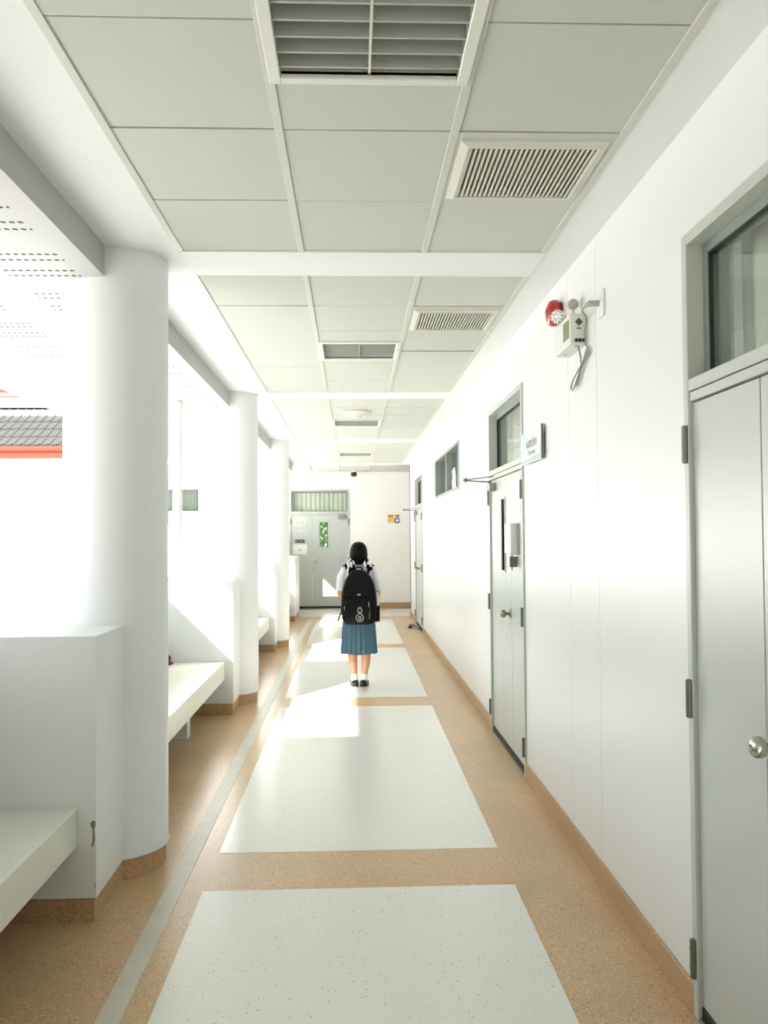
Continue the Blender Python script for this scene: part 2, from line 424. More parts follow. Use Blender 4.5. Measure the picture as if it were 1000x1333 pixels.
for k in range(5):
    a, b = COLY[k] + .652, COLY[k + 1] - .652
    lab = {0: 'cream bench slab running back past the photographer', 1: 'cream terrazzo bench slab ending at the chipped pier', 2: 'cream terrazzo bench slab between the thick column and the sunlit pier', 3: 'cream terrazzo bench slab beyond the sunlit pier', 4: 'cream terrazzo bench slab before the end door pier'}[k]
    bn = thing('bench', (-1.42, (a + b) / 2, 0), lab, 'bench', 'benches between the piers')
    MB().box(-1.702, -1.141, a, b, .312, .47).build('seat', M_BENCH, bn, bevel=.004)
    for f in (.3, .7):
        yc = a + (b - a) * f
        MB().box(-1.66, -1.30, yc - .06, yc + .06, 0, .315).build('support', M_COLUMN, bn, bevel=.003)
# dark red cloth bag left on the second bench
bag = MB(); by, bx = COLY[3] - .65 - .14, -1.635
rings = []
for i in range(9):
    t = i / 8; z = .472 + .085 * t; w = .045 * (1 - .75 * t ** 1.6) + .012; d = .11 * (1 - .85 * t ** 1.3) + .008
    rings.append([(bx + w * math.copysign(abs(math.cos(q)) ** .7, math.cos(q)) + .01 * math.sin(3 * q + i), by + d * math.copysign(abs(math.sin(q)) ** .7, math.sin(q)) + .008 * math.cos(2 * q + i), z) for q in [2 * math.pi * j / 24 for j in range(24)]])
bag.loft(rings)
pouch = thing('cloth_bag', (bx, by, .47), 'small dark red cloth bag left on the bench behind the thick column', 'bag')
bag.build('pouch', mat('maroon_cloth', (112, 22, 34), .85, var=.1, vscale=30), pouch, smooth='all')
MB().tube([(bx - .012, by, .553), (bx - .014, by + .03, .565), (bx - .005, by + .06, .545), (bx - .01, by + .075, .52)], .004, 8).build('drawstring', mat('maroon_cord', (90, 18, 28), .8), pouch, smooth=True)

# white downpipe standing on the sunlit pier
px, py = -1.57, COLY[3] - .57
dp = thing('downpipe', (px, py, 1.175), 'white plastic downpipe rising from the sunlit pier to the soffit', 'pipe')
MB().cyl((px, py, 1.176), (px, py, 2.8), .041, n=24).build('pipe', M_PVC, dp, smooth=True)
MB().lathe([(.041, 0), (.05, .005), (.05, .06), (.041, .066)], (px, py, 2.73), 'Z', 24).build('collar', M_PVC, dp, smooth=True)
MB().lathe([(.041, 0), (.05, .005), (.05, .06), (.041, .066)], (px, py, 1.177), 'Z', 24).build('collar', M_PVC, dp, smooth=True)
tag(MB().prism([(px + .0425 * math.cos(q), py + .0425 * math.sin(q)) for q in [math.radians(a) for a in range(-115, -79, 5)]] + [(px + .03 * math.cos(q), py + .03 * math.sin(q)) for q in [math.radians(a) for a in range(-80, -116, -5)]], 'Z', 1.33, 1.52).build('tape', M_MINT, dp), 'mint green tape')

# ------------------------------------------------------------------ doors
def right_T(u, w, z): return (XW - w, u, z)                        # u = Y, w = out of the wall
def end_T(u, w, z): return (u, YE - w, z)
def hinge(T, u, w, z, leaf):
    mb = MB(T)
    mb.cyl((u, w, z - .06), (u, w, z + .06), .0125, n=12)
    mb.cyl((u, w, z - .063), (u, w, z - .06), .009, n=12); mb.cyl((u, w, z + .06), (u, w, z + .063), .009, n=12)
    for zz in (z - .028, z + .03): mb.cyl((u, w, zz - .0015), (u, w, zz + .0015), .0137, n=12)
    return mb.build('hinge', M_HINGE, leaf, smooth=True)
def knob(T, u, w, z, leaf, m):
    mb = MB(T)
    def lath(prof):
        rings = []
        for r, h in prof: rings.append([(u + r * math.cos(2 * math.pi * j / 24), w + h, z + r * math.sin(2 * math.pi * j / 24)) for j in range(24)])
        mb.loft(rings)
    lath([(.034, 0), (.034, .004), (.028, .010), (.014, .012), (.012, .028), (.016, .034), (.026, .040), (.0295, .050), (.028, .062), (.020, .071), (.010, .074), (.009, .070)])
    return mb.build('knob', m, leaf, smooth=True)
def slab_with_hole(T, u0, u1, z0, z1, w0, w1, hole):
    mb = MB(T)
    if not hole: return mb.box(u0, u1, w0, w1, z0, z1)
    a, b, c, d = hole
    mb.box(u0, a, w0, w1, z0, z1).box(b, u1, w0, w1, z0, z1).box(a, b, w0, w1, z0, c).box(a, b, w0, w1, d, z1)
    return mb
def curtain(T, u0, u1, z0, z1, w, folds, parent, m, amp=.016, name='curtain'):
    mb = MB(T); N_ = folds * 10; pts = []
    for i in range(N_ + 1):
        t = i / N_; u = u0 + (u1 - u0) * t
        pts.append((u, t * folds * 2 * math.pi))
    rng = random.Random(folds); ph = [rng.uniform(-.5, .5) for _ in range(folds + 2)]
    def W(q, z):
        i = int(q / (2 * math.pi)); return w + amp * math.sin(q + .5 * ph[i]) * (.8 + .3 * ph[i]) + .004 * math.sin(q * .37)
    rows = [z0 + (z1 - z0) * i / 4 for i in range(5)]
    vs = []; fs = []
    for ri, z in enumerate(rows):
        for (u, q) in pts:
            i = int(q / (2 * math.pi)); du = .012 * ph[i] * (1 - ri / 4) * math.sin(math.pi * (u - u0) / (u1 - u0))
            vs.append((u + du, W(q, z), z))
    K = len(pts); back = len(vs)
    for ri in range(5):
        for j in range(K): p = vs[ri * K + j]; vs.append((p[0], p[1] - .003, p[2]))
    for r in range(4):
        for j in range(K - 1):
            a = r * K + j; fs.append((a, a + 1, a + K + 1, a + K)); b = back + a; fs.append((b, b + K, b + K + 1, b + 1))
    for j in range(K - 1):
        fs.append((j, back + j, back + j + 1, j + 1)); t = 4 * K + j; fs.append((t, t + 1, back + t + 1, back + t))
    for r in range(4):
        a = r * K; fs.append((a, a + K, back + a + K, back + a)); a = r * K + K - 1; fs.append((a, back + a, back + a + K, a + K))
    mb._add(vs, fs)
    return mb.build(name, m, parent, smooth='all')
def transom(T, u0, u1, z0, z1, root, cm, folds, frame_m):
    """recessed glazed light over a door: sash, glass, cloth behind"""
    sash = MB(T); s = .035
    d0, d1 = -.085, -.045
    sash.box(u0, u0 + s, d0, d1, z0, z1).box(u1 - s, u1, d0, d1, z0, z1).box(u0 + s, u1 - s, d0, d1, z0, z0 + s * .6).box(u0 + s, u1 - s, d0, d1, z1 - s, z1)
    so = sash.build('transom_sash', frame_m, root, bevel=.002, seg=1)
    MB(T).box(u0 + s, u1 - s, -.068, -.063, z0 + s * .6, z1 - s).build('pane', M_GLASS, so)
    gk = MB(T)
    for a, b, c, d in ((u0 + s, u0 + s + .006, z0 + s * .6, z1 - s), (u1 - s - .006, u1 - s, z0 + s * .6, z1 - s), (u0 + s, u1 - s, z1 - s - .006, z1 - s)): gk.box(a, b, -.063, -.05, c, d)
    gk.build('gasket', M_RUBBER, so)
    if cm: curtain(T, u0 - .03, u1 + .03, z0 - .1, z1 + .05, -.19, folds, root, cm, .022)
def door_set(idx, T, u0, u1, split, label, glass_leaf=None, hole=None, knob_m=None, knob_at=None, cm=None, folds=12, jut=1, hinges=True, closer=None):
    base = T((u0 + u1) / 2, 0, 0)
    root = thing('door_%d' % idx, base); struct(root, label)
    f = .038
    fr = MB(T)
    fr.box(u0, u0 + f, -.15, .012, 0, DTOP).box(u1 - f, u1, -.15, .012, 0, DTOP).box(u0 + f, u1 - f, -.15, .012, DTOP - f, DTOP)
    fr.build('door_frame', M_DFRAME, root, bevel=.003, seg=1)
    MB(T).box(u0 + f, u1 - f, -.15, .010, 2.052, 2.092).build('transom_rail', M_DFRAME, root, bevel=.003, seg=1)
    MB(T).box(u0 + f, u1 - f, -.12, .006, 2.018, 2.049).build('head_rail', M_DFRAME, root, bevel=.002, seg=1)
    transom(T, u0 + f, u1 - f, 2.092, DTOP - f, root, cm, folds, M_ALU)
    lf = []
    for i, (a, b) in enumerate(((u0 + f, split), (split, u1 - f))):
        h = hole if (hole and glass_leaf == i) else None
        leaf = slab_with_hole(T, a + .003, b - .003, .052, 2.013, -.045, -.004, h).build('door_leaf', M_DOOR, root, bevel=.0015, seg=1)
        if h:
            q = MB(T); e = .014
            q.box(h[0] - e, h[0], -.05, .004, h[2] - e, h[3] + e).box(h[1], h[1] + e, -.05, .004, h[2] - e, h[3] + e).box(h[0], h[1], -.05, .004, h[2] - e, h[2]).box(h[0], h[1], -.05, .004, h[3], h[3] + e)
            q.build('pane_bead', M_DFRAME, leaf, bevel=.001, seg=1)
            MB(T).box(h[0], h[1], -.030, -.025, h[2], h[3]).build('pane', M_GLASS, leaf)
        if hinges:
            for z in (.195, 1.04, 1.878): hinge(T, u0 + f * .55 if i == 0 else u1 - f * .55, .016, z, leaf)
        lf.append(leaf)
    MB(T).box(u0 + f, u1 - f, -.07, -.001, .008, .05).build('bottom_seal', M_RUBBER, root, bevel=.002, seg=1)
    MB(T).box(u0 + f, u1 - f, -.14, .008, 0, .012).build('threshold', M_HINGE, root, bevel=.002, seg=1)
    if knob_at: knob(T, knob_at[1], -.004, 1.015, lf[knob_at[0]], knob_m)
    if closer:
        ub, side = closer
        c = MB(T).box(ub - .10, ub + .10, -.004, .05, 1.925, 1.985).build('closer_box', mat('closer_grey', (150, 152, 146), .4, metal=.4), lf[knob_at[0]], bevel=.008)
        q = MB(T)
        q.tube([(ub + side * .05, .02, 2.0), (ub + side * .04, .22, 2.012)], .010, 10, flat=(.6, 1)).tube([(ub + side * .04, .22, 2.018), (ub - side * .08, .02, 2.035)], .009, 10, flat=(.6, 1)).cyl((ub + side * .04, .22, 2.0), (ub + side * .04, .22, 2.03), .016, n=12)
        q.cyl((ub + side * .05, .024, 1.98), (ub + side * .05, .024, 2.01), .014, n=12)
        q.build('closer_arm', mat('closer_arm_metal', (128, 126, 108), .35, metal=.8), lf[knob_at[0]], smooth=True)
    return root, lf
d1, lf1 = door_set(1, right_T, D1[0], D1[1], 2.285, 'grey double door with a steel knob and curtained transom', knob_m=M_STEEL, knob_at=(0, 2.225), cm=M_CURTAIN, folds=7)
d2, lf2 = door_set(2, right_T, D2[0], D2[1], 5.985, 'grey double door with slit window, door closer and hand gel dispenser', glass_leaf=1, hole=(6.205, 6.345, 1.315, 1.845), knob_m=M_BRASSY, knob_at=(1, 6.035), cm=M_CURTAIN2, folds=9, closer=(6.68, 1))
d3, lf3 = door_set(3, right_T, D3[0], D3[1], 14.12, 'far grey double door held by a floor stop near the passage corner', knob_m=M_BRASSY, knob_at=(1, 14.2), cm=M_CURTAIN, folds=9, closer=(14.75, 1))
d4, lf4 = door_set(4, end_T, EW[0], EW[1], -.868, 'grey double door at the corridor end with notices and a narrow window', glass_leaf=1, hole=(-.716, -.535, 1.325, 1.86), knob_m=M_STEEL, knob_at=(1, -.80), cm=M_CURTAIN, folds=13, closer=(-.22, 1))
# high window in the right wall
win = thing('window_1', (XW, (W1[0] + W1[1]) / 2, 2.058)); struct(win, 'high two-light window in the right wall')
f = .04; sp_ = 10.05
fr = MB(right_T)
fr.box(W1[0], W1[0] + f, -.14, .008, 2.058, 2.572).box(W1[1] - f, W1[1], -.14, .008, 2.058, 2.572).box(W1[0] + f, W1[1] - f, -.14, .008, 2.058, 2.09).box(W1[0] + f, W1[1] - f, -.14, .008, 2.54, 2.572).box(sp_ - .03, sp_ + .03, -.14, .004, 2.09, 2.54)
fr.build('window_frame', M_ALU, win, bevel=.002, seg=1)
for a, b in ((W1[0] + f, sp_ - .03), (sp_ + .03, W1[1] - f)):
    MB(right_T).box(a, b, -.068, -.063, 2.09, 2.54).build('pane', M_GLASS, win)
curtain(right_T, W1[0] - .02, W1[1] + .02, 2.0, 2.62, -.2, 14, win, M_CURTAIN2, .02, 'curtain')
MB(right_T).prism([(10.02, 0)] * 0 or [(9.62, 2.10), (9.95, 2.10), (9.98, 2.2), (9.90, 2.26), (9.96, 2.33), (9.72, 2.36), (9.64, 2.25)], 'Y', -.062, -.058).build('stuck_paper', mat('white_paper', (245, 245, 243), .7), win)
# curtained window further out on the end wall
win = thing('window_2', ((WIN2[0] + WIN2[1]) / 2, YE, 2.09)); struct(win, 'curtained high window on the far facade')
fr = MB(end_T); a, b = WIN2
fr.box(a, a + .03, -.12, .008, 2.09, 2.62).box(b - .03, b, -.12, .008, 2.09, 2.62).box(a + .03, b - .03, -.12, .008, 2.09, 2.12).box(a + .03, b - .03, -.12, .008, 2.59, 2.62)
fr.build('window_frame', M_DFRAME, win, bevel=.002, seg=1)
MB(end_T).box(a + .03, b - .03, -.06, -.055, 2.12, 2.59).build('pane', M_GLASS, win)
curtain(end_T, a, b, 2.05, 2.65, -.12, 9, win, cloth('grey_green_curtain_cloth', (118, 124, 108)), .014)  # darker grey-green cloth than the other curtains
struct(MB().box(WIN2[0] - .1, WIN2[1] + .1, YE + .2, YE + .35, 1.95, 2.75).build('wall_window_back', M_PLENUM))

# ------------------------------------------------------------------ ceiling lamps
def make_lamp(y, label):
    t = thing('ceiling_lamp', ((XT1 + XT2) / 2, y, ZC), label, 'ceiling light', 'square louvre lights in the ceiling')
    cx = (XT1 + XT2) / 2; h = .262; H2 = .298
    fr = MB()
    for q in ((cx - H2, cx - h, y - H2, y + H2), (cx + h, cx + H2, y - H2, y + H2), (cx - h, cx + h, y - H2, y - h), (cx - h, cx + h, y + h, y + H2)):
        fr.box(q[0], q[1], q[2], q[3], ZC - .012, ZC + .012)
    fr.build('frame', M_LAMPFRAME, t, bevel=.003, seg=1)
    hs = MB()
    hs.box(cx - h - .004, cx + h + .004, y - h - .004, y + h + .004, ZC + .1, ZC + .106)
    for q in ((cx - h - .004, cx - h, y - h, y + h), (cx + h, cx + h + .004, y - h, y + h), (cx - h, cx + h, y - h - .004, y - h), (cx - h, cx + h, y + h, y + h + .004)): hs.box(q[0], q[1], q[2], q[3], ZC, ZC + .1)
    hs.build('reflector', M_REFLECT, t)
    for i in range(7):
        yb = y - h + .0375 + .0749 * i
        MB().prism([(yb - .004, ZC + .0005), (yb + .004, ZC + .0005), (yb + .008, ZC + .040), (yb - .008, ZC + .040)], 'X', cx - h, cx + h).build('louvre_blade', M_LOUVRE, t)
    MB().box(cx - .004, cx + .004, y - h, y + h, ZC - .001, ZC + .042).build('louvre_spine', M_STEEL, t)
    for s in (-1, 1):
        tb = MB().cyl((cx + s * .131, y - h + .01, ZC + .060), (cx + s * .131, y + h - .01, ZC + .060), .014, n=12).build('tube', M_TUBE, t, smooth=True)
        for ya in (y - h, y + h - .02): MB().box(cx + s * .131 - .018, cx + s * .131 + .018, ya, ya + .02, ZC + .042, ZC + .1).build('tube_holder', M_TUBE, tb)
    return t
L0 = make_lamp(lamps[3], 'large louvred light panel above the nearest floor panel, left of the big air vent')
labs = {2: 'louvred light panel in the bay behind the photographer', 4: 'louvred light panel just beyond the second air vent', 5: 'louvred light panel right behind the round smoke detector', 6: 'louvred light panel in the last bay before the end passage'}
for k, lb in labs.items():
    c = copy_tree(L0); c.location = (L0.location.x, lamps[k], ZC); c['label'] = lb
for xx, lb in ((.06, 'louvred light panel in the end passage above the security camera'), (-1.14, 'louvred light panel in the end passage above the curtained end door')):
    c = copy_tree(L0); c.location = (XT1 + .3 if xx > 0 else XT1 - .9, 17.13, ZC); c['label'] = lb
# ------------------------------------------------------------------ air vents
def make_vent(x, y, row, label):
    t = thing('air_vent', (x, y, ZC), label, 'air vent', 'slatted vents in the ceiling')
    w, d = .278, row / 2 - .004
    iw, idp = .225, .215
    fr = MB()
    for q in ((-w, -iw - .03, -d, d), (iw + .03, w, -d, d), (-iw - .03, iw + .03, -d, -idp - .03), (-iw - .03, iw + .03, idp + .03, d)):
        fr.box(x + q[0], x + q[1], y + q[2], y + q[3], ZC - .001, ZC + .01)
    fr.build('face_board', M_TILE, t, bevel=.001, seg=1)
    b = MB(); o_, i_ = .034, 0
    def rect(e, z): return [(x - iw - e, y - idp - e, z), (x + iw + e, y - idp - e, z), (x + iw + e, y + idp + e, z), (x - iw - e, y + idp + e, z)]
    b.loft([rect(.036, ZC), rect(.034, ZC - .008), rect(.008, ZC - .018), rect(0, ZC - .016), rect(0, ZC + .03), rect(.036, ZC + .03)], closed=True)
    b.build('frame', M_VENT, t)
    n = 25; pt = 2 * iw / n
    sm = MB().prism([(-.0065, 0), (.0035, 0), (.008, .018), (.004, .018)], 'Y', -idp, idp).mesh('slat', M_VENT)
    for i in range(n):
        s = bpy.data.objects.new('slat', sm); COL.objects.link(s); s.parent = t
        s.location = (-iw + pt * (i + .5) - .002, 0, -.012)
    MB().box(x - iw, x + iw, y - idp, y + idp, ZC + .03, ZC + .034).build('duct', M_VENTDARK, t)
    return t
make_vent(*vents[0], 'large slatted air vent beside the nearest louvred light')
make_vent(*vents[1], 'slatted air vent in the second bay above the grey door')
# smoke detector
sd = thing('smoke_detector', (.06, 9.36, ZC), 'round white smoke detector on the ceiling boards', 'smoke detector')
MB().lathe([(.16, 0), (.16, -.01), (.14, -.03), (.09, -.045), (.0, -.047)], (.06, 9.36, ZC), 'Z', 28).build('cover', mat('detector_plastic', (216, 216, 204), .5), sd, smooth=True)
MB().lathe([(.05, -.045), (.05, -.06), (.045, -.066), (0, -.067)], (.06, 9.36, ZC), 'Z', 20).build('sensor', MATS['detector_plastic'], sd, smooth=True)

# ------------------------------------------------------------------ things on the right wall
M_RED = mat('bell_red', (186, 26, 36), .3, coat=.3)
bl = thing('fire_bell', (XW, 4.47, 2.765), 'round red fire bell above the emergency light box', 'fire bell')
bp_ = (XW, 4.47, 2.765)
MB().lathe([(.058, 0), (.058, -.022), (.05, -.026)], bp_, 'X', 28).build('base_plate', mat('bell_dark_red', (110, 16, 20), .5), bl, smooth=True)
MB().lathe([(.069, -.020), (.071, -.03), (.070, -.045), (.063, -.060), (.046, -.071), (.024, -.076), (0, -.077)], bp_, 'X', 36).build('gong', M_RED, bl, smooth=True)
MB().lathe([(.02, -.075), (.02, -.08), (.009, -.083), (0, -.084)], bp_, 'X', 18).build('centre_cap', mat('bell_cap', (150, 140, 110), .4, metal=.6), bl, smooth=True)
# emergency light
ex0, ex1, ey0, ey1, ez0, ez1 = XW - .078, XW, 3.985, 4.295, 2.489, 2.637
M_EBOX = mat('emergency_box_white', (228, 229, 222), .45)
em = thing('emergency_light', (XW - .04, 4.13, ez0), 'white emergency light box with two lamp heads and coiled cable', 'emergency light')
MB().box(ex0, ex1, ey0, ey1, ez0, ez1).build('box', M_EBOX, em, bevel=.006)
cxm = (ex0 + ex1) / 2 + .005
gr = MB()
for i in range(-3, 4):
    for j in range(-3, 4):
        if abs(i) + abs(j) <= 3:
            gr.box(cxm + i * .0058 - .0023, cxm + i * .0058 + .0023, ey0 - .0012, ey0 + .001, 2.597 + j * .0058 - .0023, 2.597 + j * .0058 + .0023)
gr.build('speaker_grille', M_RUBBER, em)
MB().box(cxm - .011, cxm + .011, ey0 - .0012, ey0 + .001, 2.562, 2.569).build('name_strip', mat('strip_grey', (110, 112, 100), .5), em)
for i in range(3):
    MB().lathe([(.0085, 0), (.0085, -.006), (.007, -.010), (.004, -.011)], (cxm - .014 + i * .0185, ey0, 2.508), 'Y', 16).build('socket_knob', M_RUBBER, em, smooth=True)
MB().box(ex0 - .0015, ex0 + .002, 4.0, 4.11, 2.522, 2.612).build('display', mat('display_green', (120, 138, 96), .3), em)
for yy in (4.03, 4.22): MB().cyl((ex0 + .04, yy, ez0 - .002), (ex0 + .04, yy, ez0 + .002), .006, n=10).build('screw', M_HINGE, em)
def lamp_head(cx, cy, cz, d, r, m):
    d = Vector(d).normalized(); c = Vector((cx, cy, cz))
    mb = MB().tube([c - d * .045, c - d * .035, c - d * .005, c + d * .012, c + d * .013], [r * .45, r * .72, r * .98, r, r * .8], 24)
    h = mb.build('lamp_head', m, em, smooth=True)
    MB().tube([c + d * .0125, c + d * .016], [r * .82, r * .78], 24).build('lens', mat('lamp_lens', (205, 208, 196), .12, metal=.5), h, smooth=True)
    q = MB()
    for k in range(10):
        a = 2 * math.pi * k / 10; u = d.orthogonal().normalized(); v = d.cross(u)
        e = u * math.cos(a) + v * math.sin(a)
        q.tube([c + e * r * .25 + d * .017, c + e * r * .95 + d * .015], [.002, .0035], 6)
    q.build('lens_rib', mat('rib_grey', (165, 165, 150), .4), h)
    MB().cyl((cx, cy, ez1 - .005), tuple(c - d * .03), .008, n=10).build('stalk', M_EBOX, em)
lamp_head(1.077, 4.05, 2.698, (-.15, -1, -.25), .027, mat('lamp_grey', (205, 205, 192), .4))
lamp_head(1.05, 4.235, 2.685, (-.72, -.68, -.15), .036, M_EBOX)
# power cable and socket
so = thing('wall_socket', (XW, 3.71, 2.61), 'small white wall socket with a plug, beside the emergency light', 'socket')
MB().box(XW - .012, XW, 3.675, 3.755, 2.55, 2.67).build('plate', M_PVC, so, bevel=.003)
MB().tube([(XW - .01, 3.73, 2.615), (XW - .05, 3.74, 2.618), (XW - .062, 3.76, 2.612)], [.013, .015, .009], 12).build('plug', mat('plug_grey', (170, 172, 158), .5), so, smooth=True)
M_CABLE = mat('cable_grey', (150, 154, 138), .5)
def smooth_path(pts, k=6):
    P = [Vector(p) for p in pts]; out = []
    for i in range(len(P) - 1):
        p0, p1, p2, p3 = P[max(i - 1, 0)], P[i], P[i + 1], P[min(i + 2, len(P) - 1)]
        for j in range(k):
            t = j / k
            out.append(.5 * ((2 * p1) + (-p0 + p2) * t + (2 * p0 - 5 * p1 + 4 * p2 - p3) * t * t + (-p0 + 3 * p1 - 3 * p2 + p3) * t ** 3))
    out.append(P[-1]); return out
cb = MB()
x_ = XW - .012
cb.tube(smooth_path([(XW - .062, 3.76, 2.612), (XW - .07, 3.80, 2.60), (x_, 3.93, 2.60), (x_, 3.955, 2.54), (x_, 3.95, 2.48), (x_, 3.92, 2.46), (x_, 3.91, 2.44), (x_ - .01, 4.0, 2.39), (x_ - .01, 4.14, 2.35), (x_ - .01, 4.19, 2.315), (x_ - .01, 4.15, 2.30), (x_ - .01, 4.07, 2.34), (x_, 3.99, 2.40), (x_, 3.90, 2.43), (x_, 3.93, 2.455), (x_, 4.03, 2.39), (x_, 4.13, 2.335), (x_, 4.15, 2.32), (x_, 4.10, 2.33), (x_ - .004, 4.02, 2.40), (x_ - .02, 4.01, 2.487)], 8), .0042, 8)
tag(cb.build('power_cable', M_CABLE, smooth=True), 'looped grey cable hanging below the emergency light box', 'cable')
# room sign
sg = thing('room_sign', (XW, 5.14, 2.02), 'pale blue and white room sign plate beside the door with Thai lettering', 'sign')
ys0, ys1, zs0, zs1 = 4.85, 5.43, 2.022, 2.225
MB(right_T).box(ys0, ys1, .018, .026, zs0, zs1).build('plate', mat('acrylic_white', (232, 236, 236), .2), sg, bevel=.002, seg=1)
MB(right_T).box(ys0, ys0 + .006, .013, .027, zs0, zs1).build('edge_cap', mat('sign_edge', (142, 148, 138), .4), sg)
for yy in (4.92, 5.36): MB(right_T).cyl((yy, 0, 2.12), (yy, .019, 2.12), .01, n=10).build('standoff', M_STEEL, sg)
def sr(y, w, z): return (XW - w, y, z)
MB(right_T).prism([(5.428, 2.2235), (5.30, 2.2235), (5.36, 2.10), (5.428, 2.06)], 'Y', .0255, .0266).build('blue_wash', mat('sign_blue', (196, 222, 230), .25), sg) if False else None
q = MB(right_T); q.loft([[(5.428, w, 2.2235), (5.29, w, 2.2235), (5.35, w, 2.12), (5.40, w, 2.07), (5.428, w, 2.06)] for w in (.0255, .0266)]); q.build('blue_wash', mat('sign_blue', (190, 222, 230), .25), sg)
q = MB(right_T); q.loft([[(5.428, w, 2.026), (4.862, w, 2.026), (4.862, w, 2.15), (4.90, w, 2.06), (5.428, w, 2.048)] for w in (.0255, .0266)]); q.build('grey_swoosh', mat('sign_grey', (186, 194, 198), .25), sg)
TS = lambda cy, cz: (lambda r_, u_, o_: (XW - .0268 - o_, cy - r_, cz + u_))
text_mesh('lettering', 'ห้องเรียน', .085, mat('sign_ink', (142, 146, 144), .5), TS(5.13, 2.14), sg)
text_mesh('lettering', 'Classroom', .05, mat('sign_ink_pale', (176, 188, 194), .5), TS(5.13, 2.085), sg)
# notices and dispenser on the near leaf of the second door
nt_ = thing('door_notice', (XW, 5.70, 1.62), 'blank white notice sheet high on the door leaf above the gel dispenser', 'notice')
MB(right_T).box(5.63, 5.965, -.004, -.002, 1.70, 1.985).build('sheet', MATS['white_paper'], nt_)
MB(right_T).box(5.77, 5.90, -.002, -.0005, 1.965, 1.985).build('tape', mat('masking_tape', (214, 210, 190), .5), nt_)
dsp = thing('gel_dispenser', (XW, 5.79, 1.38), 'white wall dispenser with a grey tap on the grey door leaf', 'dispenser')
MB(right_T).box(5.68, 5.90, -.004, .008, 1.44, 1.66).build('back_plate', mat('dispenser_grey', (176, 180, 172), .5), dsp, bevel=.002)
MB(right_T).box(5.705, 5.915, .004, .055, 1.445, 1.655).build('body', M_PVC, dsp, bevel=.01)
MB(right_T).box(5.80, 5.90, .0545, .0562, 1.61, 1.635).build('label_print', mat('pale_blue_print', (176, 200, 212), .5), dsp)
MB(right_T).box(5.745, 5.825, .006, .05, 1.362, 1.43).build('pump', mat('pump_grey', (196, 198, 186), .4), dsp, bevel=.006)
MB(right_T).box(5.742, 5.75, .004, .052, 1.358, 1.43).build('pump_side', M_HINGE, dsp)
MB(right_T).cyl((5.785, .03, 1.335), (5.785, .03, 1.365), .007, n=10).cyl((5.785, .03, 1.428), (5.785, .03, 1.448), .008, n=10).build('nozzle', MATS['pump_grey'], dsp, smooth=True)
# door stop at far door
ds = thing('door_stop', (1.02, 14.25, 0), 'grey metal hinged stop on the floor at the far door', 'door stop')
MB().tube([(1.10, 13.95, .035), (1.05, 14.25, .05), (1.04, 14.6, .03)], [.018, .022, .016], 10).build('arm', mat('stop_grey', (128, 128, 118), .4, metal=.5), ds, smooth=True)
MB().tube([(1.05, 14.35, .045), (.98, 14.40, .045), (.955, 14.40, .03)], [.02, .024, .03], 10).build('foot', MATS['stop_grey'], ds, smooth=True)
MB().box(.93, 1.0, 14.36, 14.44, 0, .02).build('pad', M_RUBBER, ds, bevel=.004)

# ------------------------------------------------------------------ things on the end wall
po = thing('wall_poster', (.89, YE, 1.81), 'small orange notice with a round blue badge on the end wall', 'poster')
MB(end_T).box(.76, 1.02, 0, .006, 1.825, 2.02).build('board', mat('poster_orange', (244, 206, 150), .5), po)
MB(end_T).box(.775, .885, .006, .0072, 1.982, 2.002).box(.775, .87, .006, .0072, 1.955, 1.968).build('headline_print', mat('poster_brown', (96, 70, 30), .6), po)
MB(end_T).box(.765, .885, .006, .0072, 1.90, 1.92).box(.765, .875, .006, .0072, 1.868, 1.882).build('text_print', mat('poster_amber', (236, 160, 70), .6), po)
MB(end_T).box(.945, 1.01, .006, .0072, 1.965, 2.012).build('photo_print', mat('poster_olive', (120, 120, 92), .6), po)
def disc(u, z, r, w0, w1, n=28, T=end_T): return MB(T).loft([[(u + r * math.cos(2 * math.pi * j / n), w, z + r * math.sin(2 * math.pi * j / n)) for j in range(n)] for w in (w0, w1)])
disc(.968, 1.888, .062, .006, .009).build('badge', mat('badge_blue', (26, 92, 128), .5), po)
disc(.972, 1.89, .036, .009, .0105).build('badge_centre', mat('badge_white', (232, 238, 240), .5), po)
sc = thing('security_camera', (.06, YE - .5, ZC), 'small black dome security camera under the ceiling at the corridor end', 'camera')
MB().lathe([(.045, 0), (.045, -.03), (.03, -.035)], (.035, YE - .4, ZC), 'Z', 20).build('mount', M_PVC, sc, smooth=True)
MB().lathe([(.02, -.03), (.05, -.036), (.064, -.06), (.064, -.1), (.045, -.125), (0, -.13)], (.035, YE - .4, ZC), 'Z', 20).build('dome', M_RUBBER, sc, smooth=True)
nb = thing('name_plate', (-1.1, YE, 1.45), 'dark name plate with grey lettering on the end door', 'sign')
MB(end_T).box(-1.235, -1.035, -.004, .004, 1.42, 1.49).build('plate', mat('plate_dark', (62, 60, 66), .4), nb)
MB(end_T).box(-1.215, -1.185, .004, .005, 1.44, 1.47).box(-1.15, -1.06, .004, .005, 1.448, 1.462).build('plate_print', mat('plate_print_grey', (150, 150, 150), .5), nb)
wp = thing('white_notice', (-1.12, YE, 1.2), 'white sheet with a small tan emblem on the end door', 'notice')
MB(end_T).box(-1.285, -.985, -.004, .002, 1.17, 1.385).build('sheet', MATS['white_paper'], wp)
disc(-1.13, 1.265, .024, .002, .003).build('emblem', mat('emblem_tan', (190, 176, 150), .6), wp)
pl = thing('clear_plaque', (-1.13, YE, 1.5), 'faint bolted acrylic plaque with two panels on the end door', 'plaque')
M_PLAQ = mat('plaque_pale', (204, 208, 200), .25); M_SCR = mat('plaque_screw', (176, 178, 168), .4)
